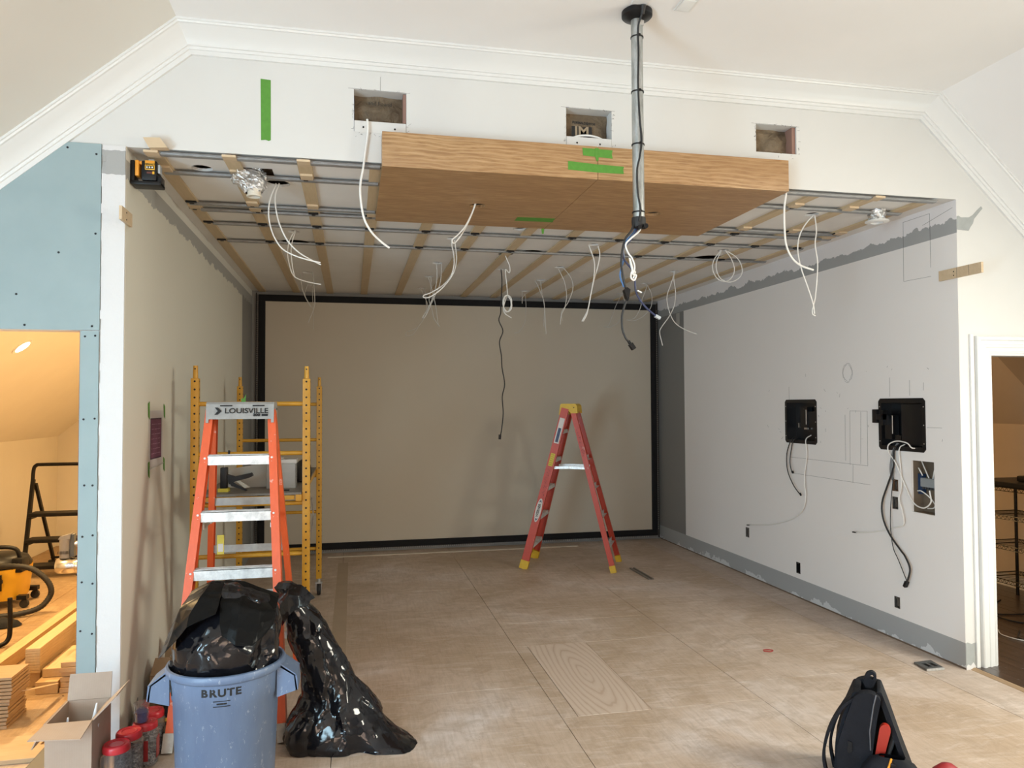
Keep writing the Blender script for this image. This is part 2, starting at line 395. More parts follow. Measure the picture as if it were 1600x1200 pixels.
# back band beside the casing
structure(MB().box(4.99,5.015,-.012,0,0,2.13).build('trim_5', trim_paint, smooth=False))

# ---- blue-green moisture board round the left doorway
board = NT('blue_moisture_board'); _v = board.coord()
board = board.out(board.ramp(board.noise(_v, 5, 4), [(0.3,(0.285,0.37,0.385)),(0.7,(0.315,0.40,0.415))]), 0.75)
xs = lambda z: AL[0]-(AL[1]-z)/SL
b1 = MB().slab([(-1.5,2.069),(-0.113,2.069),(-0.113,3.003),(xs(3.003),3.003),(xs(2.069),2.069)], [], lambda a,b,c:(a,-0.011+c,b), 0.0105).build('drywall_board', board, wall_front, smooth=False)
b2 = MB().box(-0.199,-0.115,-0.012,-0.0005,0,2.064).build('drywall_board', board, wall_front, smooth=False)
scr = None
for i,(x,z) in enumerate([(-0.484,2.239),(-0.446,2.089),(-0.146,2.088),(-0.266,2.975),(-0.135,2.95),(-0.30,2.45),(-0.135,2.55),(-0.177,2.037),(-0.131,2.041),(-0.179,1.627),(-0.129,1.63),(-0.172,1.302),(-0.135,1.301),(-0.178,1.051),(-0.132,1.056),(-0.178,.829),(-0.13,.82),(-0.182,.592),(-0.13,.576)]):
    par = b1 if i < 7 else b2
    if scr is None:
        scr = MB().cyl((0,0,0),(0,-0.0025,0),0.0055,0.005,8).build('screw', black_matte, par); scr.location = (x,-0.011,z)
    else: share(scr, 'screw', par, (x,-0.0115,z))
plaster = NT('rough_plaster_bead'); _v = plaster.coord(); plaster.bump(plaster.noise(_v, 40, 4), 0.5, 0.006)
_z = plaster.sep(_v)[2]
_e = plaster.math('ADD', _z, plaster.math('MULTIPLY', plaster.noise(_v, 25, 3), 0.02))
_g = plaster.math('MULTIPLY', plaster.math('GREATER_THAN', _e, 2.865), plaster.math('LESS_THAN', _e, 2.985))
plaster = plaster.out(plaster.mix(_g, (0.68,0.67,0.665), (0.36,0.36,0.35)), 0.6)
MB().box(-0.094,-0.002,-0.010,-0.0005,0,3.0).build('corner_bead', plaster, wall_front, smooth=False)
random.seed(5)
rg = MB(); zz = 0.0
while zz < 3.0:                                                  # ragged plaster edge between board and bead
    h = random.uniform(0.02,0.06); rg.box(-0.112+random.uniform(0,0.006), -0.092, -0.009+random.uniform(-.002,.002), -0.0005, zz, min(3.0,zz+h)); zz += h
rg.build('plaster_edge', plaster, wall_front, smooth=False)
MB().box(-0.203,-0.1985,-0.004,0.108,0,2.06).build('door_stud', paint('red_brown_stud',(0.20,0.035,0.03),0.7), wall_front, smooth=False)
# torn grey filler patch on the gable wall beside the right corner
filler = paint('grey_filler', (0.36,0.375,0.365), 0.7, 0.06, 20)
MB().slab([(4.918,2.805),(5.005,2.80),(5.02,2.825),(5.04,2.85),(5.05,2.88),(5.10,2.935),(5.115,2.95),(5.105,2.965),(5.075,2.94),(5.04,2.905),(5.01,2.888),(4.95,2.885),(4.93,2.895),(4.918,2.89)], [], lambda a,b,c:(a,-0.0015+c,b), 0.0013).build('filler_patch', filler, wall_front, smooth=False)
# bare grey foot of the right corner
MB().slab([(4.918,0.0),(5.012,0.0),(5.012,0.15),(4.99,0.168),(4.96,0.16),(4.93,0.172),(4.918,0.165)], [], lambda a,b,c:(a,-0.0015+c,b), 0.0013).build('filler_patch', filler, wall_front, smooth=False)
MB().slab([(4.918,0.0),(5.012,0.0),(5.012,0.03),(4.985,0.022),(4.97,0.045),(4.95,0.025),(4.93,0.035),(4.918,0.02)], [], lambda a,b,c:(a,-0.003+c,b), 0.0013).build('plaster_edge', plaster, wall_front, smooth=False)

# ---- duct cut-outs in the gable wall: paper faced batts behind, white strips closing the lower edge
ink = paint('black_ink', (0.015,0.014,0.013), 0.8)
def batt(x0,x1,z0,z1,seed):
    random.seed(seed); n = 12; q = []; f = []
    for j in range(n+1):
        for i in range(n+1):
            u, v = i/n, j/n
            d = 0.085 - 0.035*math.sin(math.pi*u)**0.7*math.sin(math.pi*min(1,v*1.1))**0.7 + 0.02*mnoise.noise(Vector((u*3+seed,v*4,seed)))
            q.append((x0+(x1-x0)*u, d, z0+(z1-z0)*v))
    f = [(j*(n+1)+i, j*(n+1)+i+1, (j+1)*(n+1)+i+1, (j+1)*(n+1)+i) for j in range(n) for i in range(n)]
    return MB().add(q,f).build('insulation_batt', kraft, wall_front, fix=False, angle=60)
for k,h in enumerate(HOLES):
    batt(h[0][0]+.001, h[1][0]-.001, h[0][1], h[2][1], k*7+1)
cap = MB().box(1.124,1.400,-0.002,0.010,3.160,3.222).build('closing_strip', white_paint, wall_front, smooth=False)
cap2 = MB().box(2.310,2.580,-0.002,0.010,3.168,3.222).build('closing_strip', white_paint, wall_front, smooth=False)
for par,xs_ in ((cap,(1.172,1.34)),(cap2,(2.372,2.51))):
    for x in xs_: share(scr, 'screw', par, (x,-0.0018,3.188))
MB().box(3.752,3.774,0.012,0.10,3.216,3.384).build('stud_edge', m_('pink_stud', paint, (0.30,0.17,0.13), 0.7), wall_front, smooth=False)
MB().box(1.385,1.401,0.012,0.10,3.23,3.39).build('stud_edge', MAT['pink_stud'], wall_front, smooth=False)
text_part('printed_mark', 'and Found', 0.030, ink, wall_front, frame_mtx((1.262,0.034,3.335),(1,0,-0.02),(0,0,1)))
mk = MB().slab([(0,0),(0.062,0),(0.062,0.062),(0,0.062)], [], lambda a,b,c:(2.352+a,0.036+c,3.236+b), 0.001); mk.slab([(0,0),(0.052,0),(0.052,0.062),(0,0.062)], [], lambda a,b,c:(2.422+a,0.036+c,3.236+b), 0.001)
mk = mk.build('printed_mark', ink, wall_front, smooth=False)
text_part('printed_mark', 'JM', 0.075, m_('kraft_print', paint, (0.30,0.23,0.15), 0.8), wall_front, frame_mtx((2.412,0.0345,3.268),(1,0,0),(0,0,1)), 0.002, sx=1.15)
text_part('printed_mark', 'FORMALDEHYDE', 0.018, ink, wall_front, frame_mtx((2.425,0.036,3.318),(1,0,-0.03),(0,0,1)), 0.001)
ring = [(2.445+0.10*math.cos(a), 0.022, 3.205+0.038*math.sin(a)) for a in [math.pi*k/16 for k in range(17)]]
MB().tube(ring, 0.006, 6).build('duct_collar', paint('white_plastic',(0.82,0.82,0.80),0.4), wall_front)
# ragged cut marks round the three openings
random.seed(11); cm = MB()
for h in HOLES:
    x0,x1,z0,z1 = h[0][0],h[1][0],h[0][1],h[2][1]
    for _ in range(26):
        e = random.choice('blrt'); L = random.uniform(0.006,0.02)
        if e == 'b': a = (random.uniform(x0,x1), z0-random.uniform(0.0,0.028))
        elif e == 't': a = (random.uniform(x0,x1), z1+random.uniform(0,0.006))
        elif e == 'l': a = (x0-random.uniform(0,0.008), random.uniform(z0,z1))
        else: a = (x1+random.uniform(0,0.022), random.uniform(z0,z1))
        an = random.uniform(0,math.pi); cm.beam((a[0]-L/2*math.cos(an),-0.0006,a[1]-L/2*math.sin(an)),(a[0]+L/2*math.cos(an),-0.0006,a[1]+L/2*math.sin(an)),0.0022,0.0006,(0,1,0))
    if x0 < 2: cm.beam((1.262,-.0005,3.395),(1.262,-.0005,3.47),0.0005,0.0012,(0,1,0))
    cm.beam((x0-.03,-.0005,z1+.003),(x1+.02,-.0005,z1+.001),0.0005,0.0012,(0,1,0))
cm.build('cut_marks', m_('pencil', paint, (0.09,0.08,0.075), 0.8), wall_front, kind='stuff', smooth=False)

# ---- rooms behind the doorways
warm_wall = paint('attic_room_paint', (0.74,0.70,0.62), 0.6, 0.02, 3)
YE = 6.0
slope('ceiling_attic_left', KL-0.05, -0.098, zl, 0.0, YE, warm_wall)
structure(MB().box(KL-0.1,KL,0.11,YE,0,zl(KL)).build('wall_attic_left', warm_wall, smooth=False))
structure(MB().box(KL-0.1,-0.098,YE,YE+0.1,0,3.5).build('wall_attic_end', warm_wall, smooth=False))
structure(MB().box(-0.104,-0.0985,0.11,YE,0,3.4).build('wall_attic_inner', warm_wall, smooth=False))
tan1 = paint('closet_tan_paint', (0.70,0.60,0.48), 0.65, 0.02, 3); tan2 = paint('closet_darker_tan', (0.50,0.42,0.33), 0.65, 0.02, 3)
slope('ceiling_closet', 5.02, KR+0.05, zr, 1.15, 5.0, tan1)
slope('ceiling_closet_near', 5.02, KR+0.05, lambda x: zr(x)-0.006, 0.0, 1.15, tan2)  # near part of the slope, a darker tan than the rest
structure(MB().box(KR,KR+0.1,0.11,5.0,0,zr(KR)).build('wall_closet_knee', tan1, smooth=False))
structure(MB().box(5.02,KR+0.1,5.0,5.1,0,3.5).build('wall_closet_end', tan1, smooth=False))
structure(MB().box(5.017,5.02,0.11,5.0,0,3.4).build('wall_closet_inner', tan1, smooth=False))
structure(MB().box(KR-0.016,KR,0.11,5.0,0,0.105).box(KR-0.010,KR,0.11,5.0,0.105,0.122).box(KR-0.028,KR-.016,0.11,5.0,0,0.02).build('baseboard_closet', trim_paint, smooth=False))

# ---- floor: plywood sheets with open joints
def ply_mat(name, c0, c1, c2, rough_top=0.0):
    """worn plywood: broad stains, grain along y, scuffs, dust, splinters"""
    t = NT(name); v = t.coord((1,1,1)); vg = t.coord((10,0.9,1)); vx = t.coord((0.9,4.5,1),(0,0,0.12)); vs_ = t.coord((34,2.4,1),(0,0,0.05))
    big = t.noise(v, 0.9, 6, 0.62, 0.6); gr = t.noise(vg, 5, 6, 0.7, 0.7); gx = t.noise(vx, 3.2, 6, 0.7, 1.2); spk = t.noise(v, 75, 3, 0.7); mid = t.noise(t.coord((1,1,1),(0,0,0),(9,2,0)), 5, 6, 0.7, 1.0)
    col = t.ramp(big, [(0.30,c0),(0.46,tuple((p+q)/2 for p,q in zip(c0,c1))),(0.56,c1),(0.72,c2)])
    col = t.mix(t.ramp(gr, [(0.36,(0.30,)*3),(0.56,(0,0,0))]), col, tuple(x*0.72 for x in c0))
    col = t.mix(t.ramp(gx, [(0.50,(0,0,0)),(0.74,(0.42,)*3)]), col, tuple(min(1,x*1.15+0.03) for x in c2))
    col = t.mix(t.ramp(mid, [(0.36,(0.45,)*3),(0.52,(0,0,0))]), col, tuple(x*0.8 for x in c0))
    spl = t.noise(vs_, 6, 4, 0.75)
    col = t.mix(t.ramp(spl, [(0.66-rough_top,(0,0,0)),(0.72-rough_top,(0.7,)*3)]), col, tuple(x*0.5 for x in c0))
    d2 = t.noise(t.coord((1,1,1),(0,0,0),(3,1,0)), 30, 6, 0.8)
    col = t.mix(t.ramp(d2, [(0.63,(0,0,0)),(0.70,(0.6,)*3)]), col, (0.85,0.80,0.76))
    d3 = t.noise(t.coord((1,1,1),(0,0,0),(7,5,0)), 40, 5, 0.78)
    col = t.mix(t.ramp(d3, [(0.66,(0,0,0)),(0.72,(0.6,)*3)]), col, (0.10,0.07,0.05))
    h = t.math('ADD', t.math('ADD', gr, t.math('MULTIPLY', spk, 0.5)), t.math('MULTIPLY', spl, 0.8+6*rough_top))
    t.bump(h, 0.3+2*rough_top, 0.004)
    return t.out(col, t.math('MULTIPLY_ADD', spk, 0.3, 0.42))
ply = ply_mat('plywood_subfloor', (0.44,0.32,0.215), (0.58,0.46,0.37), (0.69,0.61,0.57))
ply_edge = ply_mat('plywood_edge_strip', (0.46,0.35,0.27), (0.58,0.475,0.40), (0.72,0.65,0.61), 0.05)
ply_w = ply_mat('plywood_attic', (0.30,0.19,0.095), (0.40,0.27,0.145), (0.50,0.36,0.215), 0.05)
def patch_mat():
    t = NT('plywood_patch'); v = t.coord((3.2,0.62,1)); wv = t.node('ShaderNodeTexWave'); wv.wave_type = 'RINGS'; wv.rings_direction = 'Z'
    mp = t.coord((3.2,0.62,1),(0,0,0),(-8.15,-0.28,0)); t.l.new(mp, wv.inputs['Vector']); wv.inputs['Scale'].default_value = 3.2
    wv.inputs['Distortion'].default_value = 4.0; wv.inputs['Detail'].default_value = 3
    col = t.ramp(wv.outputs['Fac'], [(0.0,(0.49,0.365,0.275)),(0.16,(0.565,0.445,0.355)),(1.0,(0.60,0.485,0.395))])
    return t.out(col, 0.55)
patch = patch_mat()
floor = structure(MB().box(KL-0.1,KR+0.1,YB,YE,-0.06,-0.02).build('floor', paint('dark_joint',(0.05,0.038,0.028),0.9), smooth=False))
def sheet(x0,x1,y0,y1,mat=ply,z=0.0): MB().cbox(x0+.0018,x1-.0018,y0+.0018,y1-.0018,-0.02,z,0.0012).build('plywood_sheet', mat, floor, smooth=False)
cols = [(-0.20,1.02),(1.02,2.225),(2.225,3.41),(3.41,4.63),(4.63,4.95)]
offs = [1.35, 0.35, 1.62, 0.13, 0.9]
for (a,b),o in zip(cols,offs):
    ys = [YB]+[o+2.44*k for k in range(-4,3) if YB < o+2.44*k < D]+[D]
    for y0,y1 in zip(ys,ys[1:]):
        if a == 2.225 and y0 < 1.07 < y1:          # the replaced piece
            sheet(2.225,2.315,-0.13,1.07); sheet(2.74,3.41,-0.13,1.07); sheet(2.315,2.74,-0.13,1.07,patch,0.001)
            sheet(a,b,1.07,y1)
            if y0 < -0.13: sheet(a,b,y0,-0.13)
        else: sheet(a,b,y0,y1,ply_edge if a > 4.6 else ply)
for y0,y1 in ((YB,-4.8),(-4.8,-2.4),(-2.4,0.02),(0.02,2.4),(2.4,4.8),(4.8,YE)):
    for x0,x1 in ((KL,-1.42),(-1.42,-0.20)): sheet(x0,x1,y0,y1,ply_w if y1 > 0.5 else ply)
    if y0 >= 0.02: pass
dk = NT('dark_hardwood'); _v = dk.coord((14,1.2,1)); _f = dk.noise(_v, 3, 5, 0.6, 0.5); _d = dk.noise(dk.coord(), 26, 4, 0.75)
_c = dk.ramp(_f, [(0.3,(0.035,0.022,0.016)),(0.7,(0.085,0.055,0.04))]); _c = dk.mix(dk.math('MULTIPLY', dk.math('GREATER_THAN', _d, 0.66), 0.3), _c, (0.5,0.5,0.52))
dk = dk.out(_c, 0.28)
random.seed(3); x = 4.985
while x < KR:
    yb = [YB, -3.6+random.uniform(-.8,.8), -1.2+random.uniform(-.8,.8), 1.2+random.uniform(-.8,.8), 3.2+random.uniform(-.6,.6), 5.0]
    for y0,y1 in zip(yb,yb[1:]):
        MB().box(x+.0008,min(x+.083,KR)-.0008,y0+.0008,y1-.0008,-0.02,0.012+random.uniform(-.0006,.0006)).build('floor_plank', dk, floor, smooth=False)
    x += .083
structure(MB().slab([(4.95,-0.02),(4.985,-0.02),(4.985,0.010),(4.972,0.012),(4.95,0.001)], [], lambda a,b,c:(a,YB+c,b), -YB-0.002).build('trim_6', wood('raw_threshold_wood',(0.34,0.22,0.12),(0.52,0.37,0.23),'Y'), smooth=False))
# flat pale strip left on the floor in front of the screen, and the darker filled joint
MB().box(0.85,3.75,4.50,4.55,0.0,0.006).build('floor_batten', m_('batten', paint, (0.60,0.53,0.44), 0.6), floor, smooth=False)
MB().box(0.97,1.075,0.6,4.2,0.0,0.0012).build('joint_strip', m_('joint_strip', paint, (0.40,0.30,0.205), 0.6), floor, smooth=False)

# ================================================================== ALCOVE CEILING: strapping, channels, clips, ducts
strip_x = [0.116,0.49,0.862,1.245,1.639,2.024,2.412,2.775,3.163,3.552,3.945,4.345,4.735]
st0 = None
for i,x in enumerate(strip_x):
    o = MB().box(-0.038,0.038,0.0,4.70,-0.014,0.0)
    if st0 is None: st0 = o.build('furring_strip', strap_wood, ceiling_alcove, smooth=False); st0.location = (x,0.06,H)
    else:
        s_ = o.off((0,0,0)).build('furring_strip', strap_wood, ceiling_alcove, smooth=False); s_.location = (x,0.06,H)
rail_y = [0.03,0.345,0.985,1.135,1.505,2.075]
channel = paint('galvanised_channel', (0.36,0.36,0.36), 0.45, 0.12, 18, Metallic=0.55)
def rail(y, x0, x1):
    m = MB().box(x0,x1,y-.022,y-.016,2.9775,2.9855).box(x0,x1,y-.016,y+.016,2.976,2.979).box(x0,x1,y+.016,y+.022,2.9775,2.9855)
    m.box(x0,x1,y-.034,y-.022,2.984,2.9855).box(x0,x1,y+.022,y+.034,2.984,2.9855)
    m.build('metal_channel', channel, ceiling_alcove, smooth=False)
for k,y in enumerate(rail_y):
    if y < 1.10: rail(y, 0.10, 1.262); rail(y, 3.662, 4.78)
    else: rail(y, 0.11+0.01*k, 4.80)
clip0 = None; random.seed(21)
for k,y in enumerate(rail_y[1:]):
    for x in strip_x:
        if y < 1.10 and 1.2 < x < 3.7: continue
        if random.random() < (0.45 if k == 0 else 0.12): continue
        p = (x+random.uniform(-.012,.012), y-0.047, 2.986)
        if clip0 is None:
            clip0 = MB().box(-.032,.032,-.012,.012,-.010,0).box(-.012,.012,.012,.03,-.012,-.008).build('channel_clip', black_plastic, ceiling_alcove, smooth=False); clip0.location = p
        else: share(clip0, 'channel_clip', ceiling_alcove, p, (0,0,random.uniform(-.05,.05)))
sp0 = None
for x in strip_x[:4]+strip_x[10:]:
    for y,dy in ((0.03,-0.01),(0.27,0.0),(0.93,-.015),(1.06,-.012)):
        if random.random() < 0.25: continue
        if sp0 is None:
            sp0 = MB().box(-.034,.034,-.04,.04,-.012,0).build('spacer_block', shim_wood, ceiling_alcove, smooth=False); sp0.location = (x,y+dy,2.986)
        else: share(sp0, 'spacer_block', ceiling_alcove, (x,y+dy,2.986))

# crumpled foil boots
foil = NT('crumpled_foil'); _v = foil.coord(); foil.bump(foil.noise(_v, 60, 4, 0.7, 1.5), 0.6, 0.01); foil = foil.out((0.80,0.80,0.80), 0.14, 1.0)
white_plastic = MAT.setdefault('white_plastic', bpy.data.materials['white_plastic'])
def crumple(mb, amp, sc, seed=0):
    mb.v = [tuple(Vector(p)+amp*nvec(Vector(p)*sc+Vector((seed,0,0)))) for p in mb.v]; return mb
def loft(rings):
    n = len(rings[0]); q = [p for r in rings for p in r]
    return MB().add(q, [(i*n+k, i*n+(k+1)%n, (i+1)*n+(k+1)%n, (i+1)*n+k) for i in range(len(rings)-1) for k in range(n)])
def sqring(cx,cy,cz,hx,hy,n=24,sq=4.0,tilt=(0,0)):
    out = []
    for k in range(n):
        a = 2*math.pi*k/n; c,s_ = math.cos(a),math.sin(a); r = (abs(c)**sq+abs(s_)**sq)**(-1/sq)
        out.append((cx+hx*r*c, cy+hy*r*s_, cz+tilt[0]*c*r*hx+tilt[1]*s_*r*hy))
    return out
def dense(rings, sub=3):
    out = []
    for r0,r1 in zip(rings,rings[1:]):
        for k in range(sub): f = k/sub; out.append([tuple(Vector(p)*(1-f)+Vector(q)*f) for p,q in zip(r0,r1)])
    return out+[rings[-1]]
def facet(mb, amp, sc, seed=0.0):
    """crumple into flat facets: each point moves with its nearest cell"""
    out = []
    for p in mb.v:
        p = Vector(p); d, pts = mnoise.voronoi(p*sc+Vector((seed,seed,0))); out.append(tuple(p+amp*nvec(pts[0]*3.1)+amp*.5*nvec(p*sc*1.7)))
    mb.v = out; return mb
t = thing('duct_boot', 'crumpled foil duct boot with cream collar hanging at the left of the ceiling', 'duct', (0.56,0.30,2.86))
facet(loft(dense([sqring(0.545,0.31,3.015,0.085,0.075,40), sqring(0.545,0.30,2.965,0.088,0.075,40), sqring(0.555,0.28,2.930,0.085,0.07,40), sqring(0.575,0.255,2.890,0.060,0.055,40,2.4), sqring(0.585,0.238,2.868,0.042,0.042,40,2)],4)), 0.030, 30).build('foil_wrap', foil, t, smooth=False)
MB().lathe([(0.032,0.02),(0.036,0.02),(0.036,-0.012),(0.041,-0.014),(0.041,-0.02),(0.032,-0.02),(0.032,0.02)], (0.585,0.235,2.862), 20, cap=False).build('collar', paint('cream_plastic',(0.72,0.66,0.55),0.5), t)
t = thing('duct_boot', 'foil wrapped duct stub with flat white ring at the right of the ceiling', 'duct', (4.60,0.34,2.92))
facet(loft(dense([sqring(4.60,0.34,3.0,0.058,0.058,36,2), sqring(4.60,0.34,2.965,0.054,0.054,36,2), sqring(4.60,0.34,2.94,0.048,0.048,36,2)],5)), 0.022, 34).build('foil_wrap', foil, t, smooth=False)
MB().lathe([(0.035,0.02),(0.045,0.02),(0.045,0.004),(0.074,0.002),(0.076,-0.004),(0.066,-0.008),(0.04,-0.010),(0.035,0.02)], (4.60,0.34,2.925), 24, cap=False).build('flange_ring', white_plastic, t)

# ================================================================== OAK SOFFIT BOX
def oak(name, along='X', big=1.0):
    t = NT(name); v = t.coord((0.10,1,1) if along == 'X' else (1,0.10,1))
    wv = t.node('ShaderNodeTexWave'); wv.wave_type = 'BANDS'; wv.bands_direction = 'Z' if big > 0.5 else 'Y'; t.l.new(t.coord((0.22,1.0,1.0)), wv.inputs['Vector'])
    wv.inputs['Scale'].default_value = 14; wv.inputs['Distortion'].default_value = 9.0*big; wv.inputs['Detail'].default_value = 2; wv.inputs['Detail Scale'].default_value = 0.9
    a = t.noise(v, 70, 5, 0.65, 0.3); b = t.noise(v, 9, 4, 0.6)
    col = t.ramp(a, [(0.38,(0.30,0.16,0.065)),(0.5,(0.40,0.23,0.10)),(0.62,(0.47,0.285,0.135))])
    col = t.mix(t.ramp(wv.outputs['Fac'], [(0.55,(0,0,0)),(0.95,(0.5*min(1,big+.2),)*3)]), col, (0.58,0.385,0.205))
    col = t.mix(t.ramp(b, [(0.40,(0.5,)*3),(0.6,(0,0,0))]), col, (0.31,0.165,0.07))
    t.bump(a, 0.06, 0.002)
    return t.out(col, 0.45)
oak_face = oak('oak_veneer_fascia'); oak_bot = oak('oak_veneer_straight', 'X', 0.3)
BX0,BX1,BXS,BY0,BY1,BZ0,BZ1 = 1.268,3.655,2.462,-0.10,1.09,2.952,3.138
t = thing('wood_soffit', 'oak veneer soffit box in two halves fixed under the header', 'soffit', (BXS,0.4,BZ0))
for a,b in ((BX0,BXS-.0015),(BXS+.0015,BX1)):
    MB().cbox(a,b,BY0,BY0+.018,BZ0,BZ1,0.0015).build('fascia', oak_face, t)
cut = m_('cut_edge', paint, (0.16,0.10,0.06), 0.8)
for a,b,hx,hy in ((BX0,BXS-.0015,1.889,0.573),(BXS+.0015,BX1,3.065,0.545)):
    MB().slab(rect(a,b,BY0+.018,BY1), [circle(hx,hy,0.050,24)], lambda u,v,c:(u,v,BZ0+c), 0.018).build('bottom_panel', oak_bot, t, smooth=False)
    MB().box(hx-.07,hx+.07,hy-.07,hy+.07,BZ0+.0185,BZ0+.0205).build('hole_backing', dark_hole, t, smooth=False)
MB().box(BX0,BX0+.016,BY0+.018,-.0005,BZ0+.018,BZ1).build('side_panel', oak_face, t, smooth=False)
MB().box(BX1-.016,BX1,BY0+.018,-.0005,BZ0+.018,BZ1).build('side_panel', oak_face, t, smooth=False)
def tape(label, pts, n, th=0.0008):
    """strip of tape: polygon points lifted by th along n"""
    n = Vector(n)*th; k = len(pts); q = [Vector(p)-n*.0 for p in pts]+[Vector(p)+n for p in pts]
    m = MB().add(q, [tuple(range(k)), tuple(range(2*k-1,k-1,-1))]+[(i,(i+1)%k,k+(i+1)%k,k+i) for i in range(k)])
    return tag(m.build('masking_tape', green_tape, smooth=False), label, 'tape')
tape('long green tape vertical on the white header wall', [(0.643,-.0005,3.405),(0.694,-.0005,3.402),(0.696,-.0005,3.083),(0.685,-.0005,3.078),(0.67,-.0005,3.083),(0.647,-.0005,3.08)], (0,-1,0))
yb = BY0-.0005
tape('long green tape across the seam on the soffit front', [(2.288,yb,3.045),(2.45,yb,3.037),(2.617,yb,3.033),(2.612,yb,3.015),(2.616,yb,2.992),(2.45,yb,2.990),(2.288,yb,2.997)], (0,-1,0))
tape('short green tape at the top of the soffit seam', [(2.372,yb,3.125),(2.55,yb,3.122),(2.545,yb,3.10),(2.55,yb,3.075),(2.47,yb,3.078),(2.376,yb,3.082)], (0,-1,0))
tape('narrow green tape folded down the soffit seam', [(2.445,yb-.001,3.128),(2.468,yb-.001,3.128),(2.466,yb-.001,3.06),(2.455,yb-.001,3.052),(2.447,yb-.001,3.075)], (0,-1,0))
tape('green tape on the underside of the oak soffit', [(2.20,0.80,BZ0-.0005),(2.462,0.79,BZ0-.0005),(2.46,0.84,BZ0-.0005),(2.47,0.89,BZ0-.0005),(2.20,0.895,BZ0-.0005)], (0,0,-1))
tape('green tape tab hanging from the soffit rear edge', [(2.40,1.092,2.975),(2.50,1.092,2.975),(2.50,1.092,2.955),(2.462,1.092,2.952),(2.458,1.092,2.918),(2.445,1.092,2.915),(2.44,1.092,2.953),(2.40,1.092,2.957)], (0,1,0), 0.002)

# ================================================================== STEEL POLE WITH CABLES
PX, PY = 2.490, -0.63
t = thing('projector_pole', 'galvanised steel pole hanging from a black round ceiling plate', 'pole', (PX,PY,2.566))
MB().lathe([(0.030,3.585),(0.070,3.600),(0.0755,3.606),(0.0755,3.628),(0.070,3.6318),(0.0,3.6318)], (PX,PY,0), 32, cap=False).lathe([(0.0,3.586),(0.030,3.585)], (PX,PY,0), 32, cap=False).build('ceiling_plate', black_plastic, t)
pole_m = NT('galvanised_pipe'); _v = pole_m.coord((1,1,0.25)); pole_m = pole_m.out(pole_m.ramp(pole_m.noise(_v, 28, 5, 0.7), [(0.35,(0.28,0.30,0.29)),(0.65,(0.56,0.58,0.58))]), 0.4, 0.85)
MB().cyl((PX,PY,2.60),(PX-.002,PY,3.59),0.0285,0.0285,28).build('pipe', pole_m, t)
MB().box(PX-.004,PX+.022,PY-.036,PY-.026,3.548,3.572).build('clamp_screw', alum, t, smooth=False)
for z in (3.497,3.224,2.962,2.627):
    MB().lathe([(0.0285,0),(0.032,0),(0.032,0.006),(0.0285,0.006),(0.0285,0)], (PX-.001,PY,z), 20, cap=False).box(PX-.006,PX+.004,PY-.037,PY-.031,z-.002,z+.008).build('cable_tie', black_plastic, t)
MB().lathe([(0.0285,2.60),(0.034,2.604),(0.035,2.585),(0.033,2.556),(0.024,2.55),(0.0,2.55)], (PX-.001,PY,0), 20, cap=False).build('taped_end', black_rubber, t)
MB().lathe([(0.0,-.014),(0.012,-.014),(0.013,0.0),(0.012,0.014),(0.0,0.014)], (PX+.018,PY-.034,2.555), 12, 'Y').lathe([(0.0,-.012),(0.010,-.012),(0.010,0.012),(0.0,0.012)], (PX-.012,PY-.032,2.548), 12, 'Y').build('clamp', black_plastic, t)
cord = smooth_path([(PX+.003,PY-.06,3.632),(PX+.004,PY-.055,3.60),(PX-.002,PY-.062,3.58),(PX-.008,PY-.034,3.53),(PX-.006,PY-.032,3.40),(PX-.010,PY-.032,3.26),(PX-.004,PY-.032,3.10),(PX+.006,PY-.032,2.98),(PX-.004,PY-.032,2.90),(PX-.018,PY-.028,2.83),(PX-.016,PY-.030,2.72),(PX-.004,PY-.033,2.64),(PX-.012,PY-.034,2.58)], 6)
MB().tube(cord, 0.0048, 7).build('cord', black_rubber, t)
for k,(x0,x1,y0,y1) in enumerate(((2.432,2.512,-0.775,-0.70),(2.660,2.742,-0.80,-0.683))):
    p = thing('ceiling_outlet', ('white ceiling outlet plate directly above the steel pole', 'blank white ceiling plate right of the steel pole')[k], 'outlet', ((x0+x1)/2,(y0+y1)/2,ZC))
    MB().cbox(x0,x1,y0,y1,ZC-.006,ZC-.0003,0.002).build('plate', trim_paint, p, smooth=False)
    if k == 0: MB().cyl((PX+.003,PY-.0765,ZC-.006),(PX+.003,PY-.062,ZC-.045),0.014,0.010,10).build('plug', black_rubber, p)
    else: MB().box(x0+.01,x1-.01,y0+.012,y1-.012,ZC-.008,ZC-.006).build('insert', white_plastic, p, smooth=False)
blue_cable = paint('blue_cable_jacket',(0.09,0.20,0.42),0.4); 
def jit(pts, a, ph): return [Vector(p)+Vector((0, a*math.sin(ph+i*0.9), 0)) for i,p in enumerate(pts)]
def off(pts, d): return [Vector(p)+Vector(d) for p in pts]
t = thing('power_cord', 'black power cord dangling under the pole with a plug end', 'cable', (2.456,-.64,2.546))
MB().tube(smooth_path(jit([(2.462,-.64,2.575),(2.440,-.655,2.53),(2.411,-.655,2.492),(2.396,-.65,2.434),(2.391,-.645,2.37),(2.395,-.645,2.324),(2.406,-.645,2.273),(2.418,-.64,2.245),(2.421,-.64,2.205),(2.412,-.64,2.176),(2.399,-.635,2.129),(2.397,-.63,2.084),(2.401,-.63,2.044),(2.416,-.63,2.01),(2.434,-.63,1.993)],0.004,0),5), 0.0055, 8).build('cord', black_rubber, t)
MB().slab([(2.403,2.243),(2.418,2.256),(2.434,2.246),(2.426,2.20),(2.420,2.19),(2.412,2.21)], [], lambda a,b,c:(a,-.656+c,b), 0.03).build('upper_plug', black_plastic, t, smooth=False)
